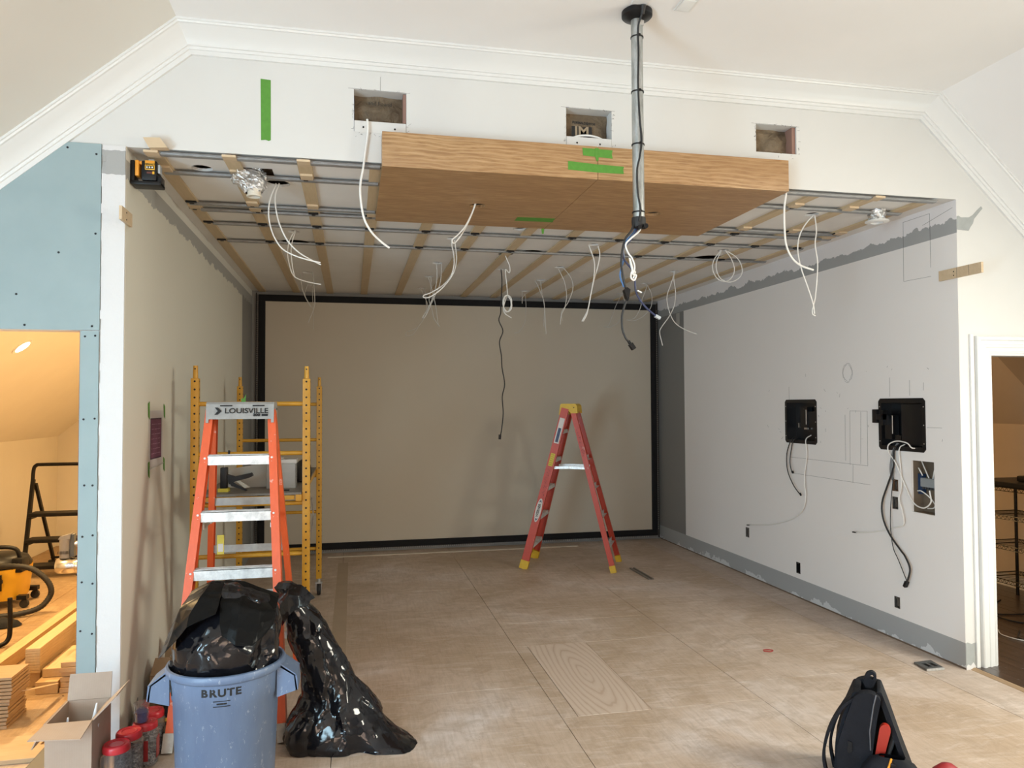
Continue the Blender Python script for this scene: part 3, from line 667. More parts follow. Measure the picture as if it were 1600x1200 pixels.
MB().beam((2.430,-.63,1.998),(2.440,-.63,1.983),0.012,0.012,(0,1,0)).beam((2.440,-.63,1.984),(2.458,-.63,1.958),0.024,0.020,(0,1,0)).build('plug', black_plastic, t, smooth=False)
t = thing('network_cable', 'dark blue cable with clear connector hanging under the pole', 'cable', (2.479,-.62,2.538))
MB().tube(smooth_path(jit([(2.485,-.635,2.57),(2.470,-.64,2.53),(2.442,-.63,2.487),(2.411,-.625,2.451),(2.411,-.62,2.405),(2.435,-.62,2.372),(2.465,-.62,2.338),(2.473,-.62,2.292),(2.476,-.62,2.246),(2.494,-.62,2.206),(2.53,-.62,2.161),(2.579,-.62,2.122)],0.004,1),5), 0.005, 8).build('cord', m_('navy_jacket', paint, (0.025,0.035,0.09), 0.4), t)
MB().beam((2.575,-.62,2.125),(2.600,-.62,2.112),0.018,0.014,(0,1,0)).build('connector', m_('clear_plug', paint, (0.45,0.48,0.5), 0.15), t, smooth=False)
MB().beam((2.478,-.632,2.245),(2.499,-.632,2.235),0.012,0.006,(0,1,0)).build('cable_tag', trim_paint, t, smooth=False)
t = tag(MB().tube(smooth_path(jit([(2.475,-.63,2.565),(2.462,-.625,2.53),(2.427,-.61,2.487),(2.414,-.61,2.44),(2.417,-.61,2.4),(2.404,-.61,2.353),(2.398,-.615,2.313),(2.415,-.62,2.262)],0.004,2),5), 0.0045, 8).build('video_cable', blue_cable), 'bright blue cable running beside the black cords under the pole', 'cable')
t = tag(MB().tube(smooth_path([(2.492,-.640,2.562),(2.486,-.65,2.536),(2.436,-.66,2.493),(2.411,-.655,2.463),(2.426,-.65,2.423),(2.444,-.65,2.401),(2.456,-.655,2.361),(2.446,-.66,2.326),(2.440,-.655,2.355),(2.432,-.65,2.40),(2.441,-.658,2.36),(2.446,-.66,2.32),(2.464,-.655,2.315),(2.455,-.65,2.292),(2.437,-.655,2.303),(2.440,-.66,2.332),(2.458,-.655,2.332),(2.45,-.65,2.30)],5), 0.0042, 7).build('white_cable', white_cable), 'bundled white cable tied in a small coil under the pole', 'cable')

# ================================================================== PROJECTION SCREEN
t = thing('projection_screen', 'large fixed projection screen with black velvet frame on the back wall', 'screen', (W/2,D,0.0))
velvet = NT('black_velvet'); velvet = velvet.out((0.006,0.006,0.007), 0.9)
fab = NT('screen_fabric'); _v = fab.coord(); fab = fab.out(fab.ramp(fab.noise(_v, 1.0, 3), [(0.3,(0.53,0.475,0.385)),(0.7,(0.55,0.495,0.405))]), 0.75)
X0,X1,Z0,Z1,bw = 0.075,4.875,0.045,2.955,0.075
MB().box(X0+.03,X1-.03,D-.030,D-.022,Z0+.03,Z1-.03).build('fabric', fab, t, smooth=False)
for a,b,c,d in ((X0,X1,Z1-bw,Z1),(X0,X1,Z0,Z0+bw),(X0,X0+bw,Z0+bw,Z1-bw),(X1-bw,X1,Z0+bw,Z1-bw)):
    MB().cbox(a,b,D-.045,D-.002,c,d,0.006).build('frame_bar', velvet, t)
tooth = paint('pale_tensioner',(0.42,0.42,0.40),0.5)
tt = MB()
for k in range(118): tt.box(X0-.022,X0-.006,D-.02,D-.012,0.12+k*.0235,0.127+k*.0235).box(X1+.006,X1+.022,D-.02,D-.012,0.12+k*.0235,0.127+k*.0235)
for k in range(190): tt.box(0.12+k*.0245,0.127+k*.0245,D-.02,D-.012,Z0-.022,Z0-.006)
tt.build('tension_hooks', tooth, t, smooth=False, kind='stuff')
for x in (X0-.028,X1+.022): MB().box(x,x+.006,D-.025,D-.005,Z0-.03,Z1+.02).build('tension_rail', black_matte, t, smooth=False)

# ================================================================== WIRES HANGING FROM THE CEILING
WIRES = [
  ('pair of white wires curving from the ceiling beside the foil duct', 'w', 0.0042, [
    [(0.674,0.5,3.002),(0.638,0.5,2.891),(0.634,0.5,2.796),(0.657,0.5,2.702),(0.707,0.5,2.619),(0.78,0.5,2.575),(0.862,0.5,2.549),(0.931,0.5,2.537)],
    [(0.692,0.5,3.003),(0.67,0.5,2.931),(0.675,0.5,2.846),(0.698,0.5,2.752),(0.743,0.5,2.659),(0.807,0.5,2.595),(0.881,0.5,2.555),(0.931,0.5,2.533)],
  ]),
  ('pale wire with a kinked tail below the oval ceiling cutout', 'w', 0.0042, [
    [(0.693,1.735,3.013),(0.653,1.735,2.936),(0.639,1.735,2.839),(0.654,1.735,2.742),(0.689,1.735,2.659),(0.77,1.735,2.625),(0.881,1.735,2.608)],
    [(0.697,1.735,3.013),(0.67,1.735,2.912),(0.665,1.735,2.827),(0.677,1.735,2.719),(0.691,1.735,2.657)],
  ]),
  ('thin wires hanging over the upper left of the screen', 'g', 0.004, [
    [(0.615,3.49,3.041),(0.621,3.49,2.917),(0.649,3.49,2.788),(0.713,3.49,2.659)],
    [(0.723,3.49,3.045),(0.74,3.49,2.909),(0.752,3.49,2.731),(0.741,3.49,2.648),(0.69,3.49,2.511)],
  ]),
  ('faint wires against the screen behind the upper left bunch', 'g', 0.0035, [
    [(0.671,4.25,3.044),(0.621,4.25,2.951),(0.615,4.25,2.873),(0.691,4.25,2.745)],
    [(0.702,4.25,3.039),(0.69,4.25,2.94),(0.7,4.25,2.693),(0.7,4.25,2.517)],
  ]),
  ('thick white cable drooping from the first duct opening', 'w', 0.006, [
    [(1.192,-0.022,3.225),(1.196,-0.022,3.16),(1.184,-0.022,3.055),(1.171,-0.022,2.959),(1.156,-0.022,2.864),(1.159,-0.022,2.778),(1.176,-0.022,2.684),(1.214,-0.022,2.617),(1.264,-0.022,2.572),(1.311,-0.022,2.541)],
  ]),
  ('white wire loop hanging from the hole under the wood soffit', 'w', 0.0045, [
    [(1.878,0.56,2.984),(1.857,0.56,2.912),(1.811,0.56,2.818),(1.76,0.56,2.755),(1.725,0.56,2.723),(1.732,0.56,2.704),(1.755,0.56,2.72),(1.801,0.56,2.787),(1.847,0.56,2.881),(1.885,0.56,2.985)],
  ]),
  ('long white wire loop folded sideways behind the wood soffit', 'w', 0.0045, [
    [(1.876,1.735,2.998),(1.88,1.735,2.941),(1.894,1.735,2.865),(1.894,1.735,2.78),(1.866,1.735,2.694),(1.804,1.735,2.626),(1.71,1.735,2.567),(1.659,1.735,2.546),(1.659,1.735,2.526),(1.71,1.735,2.534),(1.804,1.735,2.607),(1.889,1.735,2.723),(1.918,1.735,2.838),(1.911,1.735,2.942),(1.904,1.735,2.994)],
  ]),
  ('wire loop ending in a narrow fold over the screen top', 'g', 0.004, [
    [(1.87,2.755,3.003),(1.876,2.755,2.901),(1.87,2.755,2.812),(1.848,2.755,2.712),(1.804,2.755,2.6),(1.743,2.755,2.494),(1.771,2.755,2.511),(1.837,2.755,2.656),(1.903,2.755,2.813),(1.92,2.755,3.003)],
  ]),
  ('two faint wires below the middle hole of the second row', 'g', 0.0038, [
    [(1.897,3.49,3.003),(1.896,3.49,2.871),(1.878,3.49,2.76),(1.902,3.49,2.675),(1.927,3.49,2.565),(1.981,3.49,2.487)],
    [(1.866,3.49,2.999),(1.905,3.49,2.871),(1.939,3.49,2.712),(1.969,3.49,2.492)],
  ]),
  ('faint wire loop with a wide foot in front of the screen', 'g', 0.0036, [
    [(1.855,4.25,3.0),(1.895,4.25,2.921),(1.941,4.25,2.787),(1.894,4.25,2.665),(1.821,4.25,2.556),(1.741,4.25,2.521),(1.701,4.25,2.5),(1.701,4.25,2.467),(1.768,4.25,2.475),(1.834,4.25,2.57),(1.914,4.25,2.706),(1.915,4.25,2.894),(1.899,4.25,3.002)],
  ]),
  ('thin straight wires right of the hanging black cord', 'g', 0.0038, [
    [(2.987,3.49,2.993),(3.013,3.49,2.941),(3.058,3.49,2.841),(3.09,3.49,2.74),(3.088,3.49,2.513)],
    [(3.046,3.49,2.995),(3.064,3.49,2.866),(3.094,3.49,2.715),(3.108,3.49,2.437)],
  ]),
  ('thin wire hooking left beside the black cord', 'g', 0.0036, [
    [(3.024,4.25,2.99),(3.023,4.25,2.854),(3.031,4.25,2.923),(3.059,4.25,2.952),(3.068,4.25,2.814),(3.05,4.25,2.647),(2.986,4.25,2.535),(2.923,4.25,2.509)],
  ]),
  ('pair of crossing pale wires left of the thick white pair', 'g', 0.004, [
    [(3.029,2.755,2.997),(3.059,2.755,2.94),(3.094,2.755,2.861),(3.111,2.755,2.735),(3.092,2.755,2.619),(3.056,2.755,2.538),(3.052,2.755,2.452)],
    [(3.083,2.755,2.999),(3.16,2.755,2.897),(3.174,2.755,2.794),(3.128,2.755,2.666),(3.068,2.755,2.573),(3.082,2.755,2.493)],
  ]),
  ('thick white pair of wires merging left of the steel pole', 'w', 0.0048, [
    [(3.008,1.735,2.989),(3.033,1.735,2.919),(3.051,1.735,2.841),(3.044,1.735,2.722),(3.02,1.735,2.583),(2.999,1.735,2.464),(2.952,1.735,2.37)],
    [(3.085,1.735,2.99),(3.1,1.735,2.921),(3.084,1.735,2.822),(3.047,1.735,2.692),(3.025,1.735,2.583),(2.988,1.735,2.435),(2.947,1.735,2.365)],
  ]),
  ('oval of two wires near the right corner of the screen', 'g', 0.004, [
    [(4.213,3.49,3.0),(4.233,3.49,2.964),(4.184,3.49,2.832),(4.162,3.49,2.727),(4.099,3.49,2.622),(4.003,3.49,2.6)],
    [(4.227,3.49,3.0),(4.254,3.49,2.965),(4.295,3.49,2.874),(4.28,3.49,2.743),(4.182,3.49,2.636),(4.071,3.49,2.589),(4.003,3.49,2.596)],
  ]),
  ('faint wires crossing the black frame behind the power cord', 'g', 0.0035, [
    [(4.192,4.25,2.997),(4.222,4.25,2.976),(4.161,4.25,2.853),(4.1,4.25,2.696),(4.054,4.25,2.61),(3.995,4.25,2.602)],
    [(4.214,4.25,2.997),(4.252,4.25,2.963),(4.269,4.25,2.856),(4.189,4.25,2.669),(4.099,4.25,2.608),(4.054,4.25,2.598)],
  ]),
  ('two pale wires crossing over the grey corner strip', 'w', 0.0045, [
    [(4.234,2.755,3.012),(4.188,2.755,2.883),(4.142,2.755,2.762),(4.141,2.755,2.668),(4.178,2.755,2.55),(4.234,2.755,2.48),(4.335,2.755,2.428),(4.469,2.755,2.386)],
    [(4.221,2.755,3.008),(4.214,2.755,2.919),(4.231,2.755,2.789),(4.217,2.755,2.658),(4.165,2.755,2.55),(4.094,2.755,2.454),(4.066,2.755,2.394),(4.086,2.755,2.265)],
  ]),
  ('double round wire loop beside the large right ceiling cutout', 'w', 0.0042, [
    [(4.183,1.735,2.999),(4.115,1.735,2.909),(4.103,1.735,2.827),(4.146,1.735,2.757),(4.224,1.735,2.734),(4.291,1.735,2.772),(4.317,1.735,2.845),(4.282,1.735,2.926),(4.211,1.735,3.0)],
    [(4.189,1.735,2.999),(4.143,1.735,2.9),(4.147,1.735,2.818),(4.191,1.735,2.753),(4.269,1.735,2.73),(4.348,1.735,2.768),(4.369,1.735,2.836),(4.327,1.735,2.928),(4.222,1.735,3.001)],
  ]),
  ('thick white cable hanging at the right end of the wood soffit', 'w', 0.006, [
    [(3.684,-0.03,2.981),(3.667,-0.03,2.874),(3.67,-0.03,2.764),(3.684,-0.03,2.656),(3.719,-0.03,2.577),(3.767,-0.03,2.527),(3.843,-0.03,2.496)],
  ]),
  ('long white wire pair left of the right foil duct', 'w', 0.0045, [
    [(4.237,0.52,2.994),(4.172,0.52,2.919),(4.129,0.52,2.834),(4.114,0.52,2.734),(4.13,0.52,2.618),(4.174,0.52,2.486),(4.218,0.52,2.371),(4.24,0.52,2.309)],
    [(4.25,0.52,2.994),(4.26,0.52,2.89),(4.244,0.52,2.789),(4.259,0.52,2.672),(4.259,0.52,2.555),(4.252,0.52,2.422),(4.236,0.52,2.322),(4.259,0.52,2.297)],
  ]),
  ('coiled white wire beside the black cord', 'w', 0.004, [
    [(2.404,2.244,3.06),(2.414,2.244,2.987),(2.451,2.244,2.894),(2.448,2.244,2.836),(2.413,2.244,2.861),(2.424,2.244,2.746),(2.434,2.244,2.642),(2.445,2.244,2.621),(2.458,2.244,2.602),(2.466,2.244,2.577),(2.468,2.244,2.545),(2.458,2.244,2.515),(2.438,2.244,2.5),(2.418,2.244,2.505),(2.404,2.244,2.524),(2.395,2.244,2.547),(2.39,2.244,2.575),(2.393,2.244,2.606),(2.407,2.244,2.632),(2.428,2.244,2.639),(2.447,2.244,2.626),(2.458,2.244,2.602),(2.464,2.244,2.576),(2.464,2.244,2.547),(2.456,2.244,2.518),(2.439,2.244,2.498),(2.417,2.244,2.5),(2.401,2.244,2.52),(2.394,2.244,2.547),(2.393,2.244,2.574),(2.397,2.244,2.603),(2.408,2.244,2.629),(2.428,2.244,2.641),(2.449,2.244,2.631),(2.461,2.244,2.606),(2.464,2.244,2.576),(2.461,2.244,2.549),(2.454,2.244,2.523),(2.438,2.244,2.502),(2.417,2.244,2.498),(2.399,2.244,2.515),(2.391,2.244,2.545),(2.392,2.244,2.575),(2.399,2.244,2.6),(2.41,2.244,2.623),(2.428,2.244,2.637),(2.401,2.244,2.536),(2.412,2.244,2.484),(2.465,2.244,2.444)],
  ]),
]

for k,(lab,m,r,strands) in enumerate(WIRES):
    mat = white_cable if m == 'w' else grey_cable
    def path(s_, j):
        n = len(s_)
        return smooth_path([Vector(p)+Vector((0, 0.03*math.sin(k*1.7+j*2.1+i*0.8)*(i/(n-1)), 0)) for i,p in enumerate(s_)], 5)
    if len(strands) == 1:
        tag(MB().tube(path(strands[0],0), r, 7).build('hanging_wire', mat), lab, 'wire')
    else:
        t = thing('hanging_wire', lab, 'wire', strands[0][0])
        for j,s_ in enumerate(strands): MB().tube(path(s_,j), r, 7).build('strand', mat, t)
cp = [(2.52,2.965,3.0),(2.532,2.965,2.869),(2.519,2.965,2.658),(2.512,2.965,2.577),(2.493,2.965,2.502),(2.536,2.965,2.404),(2.505,2.965,2.299),(2.52,2.965,2.169),(2.522,2.965,2.046),(2.547,2.965,1.891),(2.528,2.965,1.768),(2.539,2.965,1.614),(2.52,2.965,1.461),(2.503,2.965,1.395)]
t = thing('extension_lead', 'wavy black cord hanging in front of the screen centre', 'cord', (2.52,2.965,3.0))
MB().tube(smooth_path([Vector(p)+Vector((0,.02*math.sin(i*1.3),0)) for i,p in enumerate(cp)],5), 0.0055, 7).build('cord', black_rubber, t)
MB().beam((2.503,2.965,1.405),(2.499,2.965,1.36),0.022,0.022,(0,1,0)).build('plug', black_plastic, t, smooth=False)

# ================================================================== RIGHT WALL: recessed boxes, outlets, cables, pencil marks
gloss_black = paint('satin_black_abs', (0.008,0.008,0.009), 0.28, 0.05, 20)
wbox = lambda m,y0,y1,z0,z1,x0,x1: m.box(x0,x1,y0,y1,z0,z1)
def media_box(label, y0,y1,z0,z1, hy0,hy1,hz0,hz1, big):
    t = thing('recessed_media_box', label, 'wall box', (W,(y0+y1)/2,z0))
    c = 0.02; o = [(y0+c,z0),(y1-c,z0),(y1,z0+c),(y1,z1-c),(y1-c,z1),(y0+c,z1),(y0,z1-c),(y0,z0+c)]
    MB().slab(o, [rect(hy0+.012,hy1-.012,hz0+.012,hz1-.012)], lambda a,b,c_:(W-.004+c_,a,b), 0.0035).build('flange', gloss_black, t, smooth=False)
    p = MB(); d = 0.085; a,b,e,f = hy0+.002,hy1-.002,hz0+.002,hz1-.002
    p.box(W+d,W+d+.004,a,b,e,f).box(W-.0004,W+d,a,a+.01,e,f).box(W-.0004,W+d,b-.01,b,e,f).box(W-.0004,W+d,a+.01,b-.01,e,e+.01).box(W-.0004,W+d,a+.01,b-.01,f-.01,f)
    p.build('back_pan', gloss_black, t, smooth=False)
    n = 0
    for yy in (y0+.014,y1-.014):
        for zz in (z0+.06,(z0+z1)/2,z1-.06):
            MB().cyl((W-.004,yy,zz),(W-.007,yy,zz),0.0045,0.0035,8).build('screw', alum, t)
    if big:
        MB().cbox(W+.02,W+.032,hy0+.03,hy0+.235,hz0+.025,hz1-.02,0.004).build('mount_plate', gloss_black, t)
        MB().cbox(W-.05,W-.02,hy1-.01,hy1+.03,1.545,1.645,0.004).build('arm_end', gloss_black, t)
        MB().box(W-.03,W+.03,hy1-.06,hy1-.02,1.53,1.64).box(W-.045,W+.0,hy1-.06,hy1-.005,1.57,1.61).build('arm', gloss_black, t, smooth=False)
        MB().cyl((W+.004,hy1-.115,1.47),(W+.004,hy1-.115,1.60),0.003,0.003,8).build('hinge_pin', alum, t)
        MB().box(W+.01,W+.07,hy1-.10,hy1-.03,1.43,1.60).box(W+.02,W+.06,hy0+.24,hy1-.12,1.42,1.46).build('bracket', gloss_black, t, smooth=False)
    else:
        MB().box(W+.02,W+.07,hy0+.15,hy0+.25,1.47,1.66).box(W+.03,W+.08,hy0+.05,hy0+.15,1.43,1.62).build('bracket', gloss_black, t, smooth=False)
        MB().cyl((W+.012,hy0+.155,1.51),(W+.012,hy0+.155,1.635),0.003,0.003,8).build('hinge_pin', alum, t)
        MB().box(W+.005,W+.02,hy0+.13,hy0+.175,1.468,1.483).build('latch', alum, t, smooth=False)
        MB().box(W+.03,W+.06,hy0+.28,hy0+.30,1.48,1.52).build('label_plate', galv, t, smooth=False)
    return t
media_box('larger black recessed media box with an arm sticking out', 0.297,0.754,1.352,1.724, 0.315,0.735,1.372,1.703, True)
media_box('smaller black recessed media box nearer the screen', 1.501,1.964,1.344,1.725, 1.517,1.945,1.362,1.708, False)
def wall_cable(label, pts, r, mat, name='wall_cable', tip=None, x=None):
    t = thing(name, label, 'cable', pts[0])
    pts = [Vector(p) for p in pts]; pts[0].x = W+.03
    MB().tube(smooth_path(pts,5), r, 7).build('cord', mat, t)
    if tip: MB().beam(tip[0],tip[1],tip[2],tip[2]*.7,(1,0,0)).build('plug', black_plastic, t, smooth=False)
X = W-.03
def xx(l, a=0.008): return [(X+a*math.sin(i*1.1), p[0], p[1]) for i,p in enumerate(l)]
wall_cable('thick black cord with plug hanging from the larger media box', xx([(0.573,1.40),(0.573,1.359),(0.584,1.233),(0.636,1.103),(0.689,0.97),(0.684,0.855),(0.63,0.749),(0.536,0.658),(0.483,0.618),(0.431,0.551),(0.441,0.483),(0.473,0.432)]), 0.0065, black_rubber, tip=((X,0.465,0.45),(X,0.485,0.41),0.026))
wall_cable('thin black cord beside the thick one below the larger box', xx([(0.565,1.40),(0.565,1.359),(0.586,1.153),(0.607,0.98),(0.612,0.809),(0.591,0.664),(0.546,0.583),(0.472,0.454)],0.004), 0.003, black_rubber)
wall_cable('white cable looping from the larger box into the wall cutout', xx([(0.402,1.38),(0.402,1.38),(0.446,1.411),(0.539,1.421),(0.612,1.391),(0.614,1.334),(0.559,1.269),(0.485,1.129),(0.397,1.007),(0.295,0.982),(0.223,1.029),(0.238,1.104)]), 0.0045, white_cable)
wall_cable('white cable bending sideways low on the wall with black tip', xx([(0.525,1.40),(0.525,1.362),(0.513,1.216),(0.501,1.105),(0.519,1.014),(0.49,0.928),(0.492,0.839),(0.588,0.801),(0.789,0.739),(0.986,0.701)]), 0.0042, white_cable, tip=((X,0.98,0.702),(X,1.03,0.70),0.012))
wall_cable('long black lead curving from the smaller media box', xx([(1.85,1.40),(1.85,1.363),(1.914,1.239),(1.893,1.099),(1.799,0.982),(1.706,0.909)]), 0.0042, black_rubber, tip=((X,1.715,0.92),(X,1.70,0.90),0.012))
wall_cable('short black lead below the smaller media box', xx([(1.813,1.40),(1.813,1.365),(1.852,1.257),(1.854,1.173),(1.82,1.091)]), 0.0042, black_rubber, tip=((X,1.825,1.10),(X,1.813,1.082),0.016))
wall_cable('white cable sweeping from the smaller box to the far outlet', xx([(1.629,1.42),(1.629,1.38),(1.616,1.258),(1.643,1.093),(1.635,0.985),(1.625,0.905),(1.686,0.775),(1.88,0.664),(2.19,0.574),(2.545,0.515)]), 0.004, white_cable, tip=((X,2.54,0.516),(X,2.60,0.508),0.012))
wall_cable('dark grey flat ribbon behind the cords below the larger box', [(W-.006,0.60,1.40),(W-.006,0.60,1.35),(W-.006,0.625,1.27),(W-.006,0.632,1.20),(W-.006,0.612,1.14)], 0.009, m_('grey_ribbon', paint, (0.22,0.22,0.22), 0.6))
# outlets
steel_box = metal('outlet_box_steel', (0.24,0.235,0.225), 0.55, 0.25, 60)
def outlet(label, y0,y1,z0,z1, mat, plate=False):
    t = thing('outlet_box', label, 'outlet', (W,(y0+y1)/2,z0)); d = 0.05
    m = MB().box(W+d,W+d+.003,y0,y1,z0,z1)
    for a,b,c,e in ((y0,y0+.004,z0,z1),(y1-.004,y1,z0,z1),(y0,y1,z0,z0+.004),(y0,y1,z1-.004,z1)): m.box(W-.0015,W+d,a,b,c,e)
    m.build('box_shell', mat, t, smooth=False)
    cy = (y0+y1)/2
    MB().box(W+.012,W+.03,cy-.017,cy+.017,z0+.012,z1-.012).build('receptacle', black_plastic if plate else steel_box, t, smooth=False)
    for z in (z0+.007,z1-.007): MB().cyl((W-.0015,cy,z),(W-.004,cy,z),0.003,0.003,8).build('screw', alum, t)
outlet('grey outlet box low on the right wall nearest the door', 0.573,0.627,0.230,0.310, steel_box)
outlet('black outlet box in the middle of the right wall', 1.771,1.829,0.213,0.307, black_plastic, True)
outlet('grey outlet box farthest along the right wall', 2.616,2.678,0.381,0.474, steel_box)
outlet('open brown switch box under the larger media box', 0.569,0.625,1.061,1.143, m_('brown_box', paint, (0.16,0.09,0.05), 0.6))
outlet('grey switch box below the open brown one', 0.573,0.628,0.933,1.019, steel_box)
t = thing('wall_plate', 'small pale switch plate on the dark grey corner strip', 'switch', (W,4.18,2.64))
MB().cbox(W-.007,W-.0003,4.14,4.222,2.637,2.777,0.002).build('plate', m_('pale_plate', paint, (0.42,0.40,0.37), 0.5), t, smooth=False)
MB().box(W-.010,W-.007,4.172,4.19,2.685,2.73).build('toggle', MAT['pale_plate'], t, smooth=False)
# open cut-out with junction block
cav = MB(); y0,y1,z0,z1 = 0.231,0.436,0.937,1.293
cav.box(W+.088,W+.092,y0,y1,z0,z1).box(W+.013,W+.088,y1-.002,y1-.0002,z0,z1).box(W+.013,W+.088,y0,y1,z0+.0002,z0+.002).box(W+.013,W+.088,y0,y1,z1-.002,z1-.0002).build('cavity_back', m_('cavity_brown', paint, (0.17,0.125,0.085), 0.8, 0.2), wall_right, smooth=False)
t = thing('junction_block', 'grey junction block with white wires inside the open wall cutout', 'junction box', (W+.05,0.32,1.12))
MB().cbox(W+.03,W+.075,0.236,0.392,1.115,1.175,0.003).build('body', m_('grey_abs', paint, (0.26,0.28,0.29), 0.5), t, smooth=False)
for k in range(6): MB().box(W+.032,W+.05,0.246+k*.024,0.258+k*.024,1.100,1.115).build('terminal', m_('dark_abs', paint, (0.05,0.055,0.06), 0.5), t, smooth=False)
MB().cbox(W+.045,W+.08,0.394,0.432,1.06,1.20,0.003).build('blue_box', m_('blue_abs', paint, (0.015,0.04,0.10), 0.4), t, smooth=False)
for a in (((W+.05,0.40,1.29),(W+.045,0.36,1.23),(W+.05,0.335,1.175)), ((W+.05,0.26,1.29),(W+.04,0.275,1.23),(W+.05,0.30,1.175)), ((W+.06,0.245,1.28),(W+.05,0.255,1.22),(W+.05,0.275,1.175)),
          ((W+.05,0.43,1.24),(W+.03,0.40,1.235),(W+.04,0.38,1.19)), ((W+.04,0.43,1.08),(W+.02,0.37,1.085),(W+.03,0.31,1.05),(W+.05,0.28,1.0)), ((W+.05,0.252,1.12),(W+.02,0.245,1.04),(W+.03,0.27,0.985),(W+.04,0.34,0.97))):
    MB().tube(smooth_path(a,6), 0.004, 6).build('wire', white_cable, t)
# pencil lines and scuffs, drawn on the paint
pm = MB(); pen = m_('pencil', paint, (0.1,0.1,0.1), 0.8)
def pline(y0,z0,y1,z1,wd=0.0016): pm.beam((W-.0004,y0,z0),(W-.0004,y1,z1),0.0008,wd,(1,0,0))
for l in ((0.471,2.965,0.225,2.965),(0.471,2.965,0.476,2.547),(0.476,2.547,0.222,2.54),(0.225,2.965,0.224,2.60),(1.90,1.84,1.90,1.725),(1.079,1.631,0.88,1.631),(1.079,1.631,1.088,1.21),(0.88,1.631,0.884,1.218),
          (1.896,1.217,0.884,1.218),(1.851,1.078,0.86,1.078),(1.052,1.215,1.056,1.075),(0.952,1.625,0.963,1.226),(0.289,1.524,0.155,1.524),(0.634,1.875,0.636,1.736),(0.439,1.85,0.44,1.742),(0.31,1.83,0.311,1.776),(1.14,1.60,1.14,1.24),(0.29,2.90,0.03,2.955),(0.36,1.0,0.33,1.0)): pline(*l)
random.seed(8)
for _ in range(30):
    y,z = random.uniform(0.12,2.3), random.uniform(1.35,1.95); L = random.uniform(.008,.03); a = random.uniform(0,3.14); pline(y,z,y+L*math.cos(a),z+L*math.sin(a),random.uniform(.0008,.0016))
for k in range(26):                                        # scribbled oval
    a0,a1 = 2*math.pi*k/13, 2*math.pi*(k+1)/13; r = 0.055+0.006*math.sin(k*2.1); pline(1.10+r*math.cos(a0),1.93+1.3*r*math.sin(a0),1.10+r*math.cos(a1),1.93+1.3*r*math.sin(a1),0.0012)
pm.build('pencil_marks', pen, wall_right, smooth=False, kind='stuff')

# ================================================================== GABLE WALL: wood blocks, laser level; LEFT WALL: poster
t = tag(MB().slab([(0.089,3.036),(0.168,3.040),(0.205,2.992),(0.118,2.986)], [], lambda a,b,c:(a,-0.055+c*1.0,b-0.0*c), 0.05).build('wood_block', shim_wood, smooth=False), 'small pale wood block at the upper left corner of the opening', 'wood block')
t = thing('wood_block', 'pale wood strip screwed across the right corner edge', 'wood block', (W,-.05,2.5))
MB().box(W-.016,W-.0008,-0.20,0.14,2.492,2.558).build('board', shim_wood, t, smooth=False)
for z in (2.51,2.535): MB().cyl((W-.016,0.015,z),(W-.018,0.015,z),0.004,0.004,8).build('screw', black_matte, t)
for y in (-0.01,-0.105): MB().box(W-.0166,W-.016,y-.0008,y+.0008,2.492,2.558).build('pencil_line', pen, t, smooth=False)
t = thing('wood_block', 'short pale wood strip screwed across the left corner edge', 'wood block', (0.0,0.0,2.6))
MB().box(0.0008,0.014,-0.115,0.06,2.605,2.672).build('board', shim_wood, t, smooth=False)
for z in (2.62,2.655): MB().cyl((0.014,-.04,z),(0.016,-.04,z),0.004,0.004,8).build('screw', black_matte, t)

yel = paint('yellow_plastic', (0.75,0.40,0.02), 0.4); 
t = thing('laser_level', 'yellow and black laser level mounted high on the left corner', 'laser level', (0.07,0.10,2.83))
MB().cbox(0.055,0.128,0.055,0.15,2.852,2.955,0.008).build('body', black_plastic, t)
MB().cbox(0.001,0.022,0.06,0.14,2.845,2.955,0.006).build('wall_bracket', black_plastic, t)
MB().cbox(0.026,0.044,0.05,0.13,2.872,2.953,0.004).box(0.044,0.056,0.06,0.12,2.935,2.950).build('pivot_arm', m_('orange_plastic', paint, (0.80,0.33,0.03), 0.4), t)
MB().cbox(0.004,0.148,0.05,0.15,2.828,2.848,0.005).build('base', black_plastic, t)
MB().cbox(0.128,0.148,0.065,0.14,2.83,2.88,0.004).build('foot', black_plastic, t)
MB().cbox(0.073,0.120,0.050,0.056,2.905,2.954,0.0022).build('front_label', yel, t)
MB().box(0.077,0.116,0.0488,0.0502,2.910,2.925).build('keypad', black_plastic, t, smooth=False)
for k in range(3): MB().cyl((0.0835+k*.0125,0.0488,2.9175),(0.0835+k*.0125,0.0478,2.9175),0.0042,0.0042,10).build('button', trim_paint, t)
MB().box(0.082,0.108,0.0535,0.0555,2.886,2.896).build('battery_slot', m_('dark_red', paint, (0.12,0.03,0.02), 0.5), t, smooth=False)
MB().box(0.108,0.118,0.053,0.0555,2.884,2.898).build('latch', yel, t, smooth=False)
MB().cbox(0.085,0.112,0.07,0.12,2.956,2.966,0.003).build('top_window', m_('clear_plug', paint, (0.4,0.4,0.4), 0.2), t)
MB().cbox(0.129,0.140,0.07,0.12,2.895,2.94,0.003).build('side_window', MAT['clear_plug'], t)
tx = text_part('lettering', 'DEWALT', 0.0125, black_matte, t, frame_mtx((0.0965-.07,0.0492-.10,2.9325-2.83),(1,0,0),(0,0,1)), 0.0004)
MB().box(0.076,0.117,0.0492,0.0502,2.9395,2.951).build('label_band', m_('orange_plastic', paint), t, smooth=False)

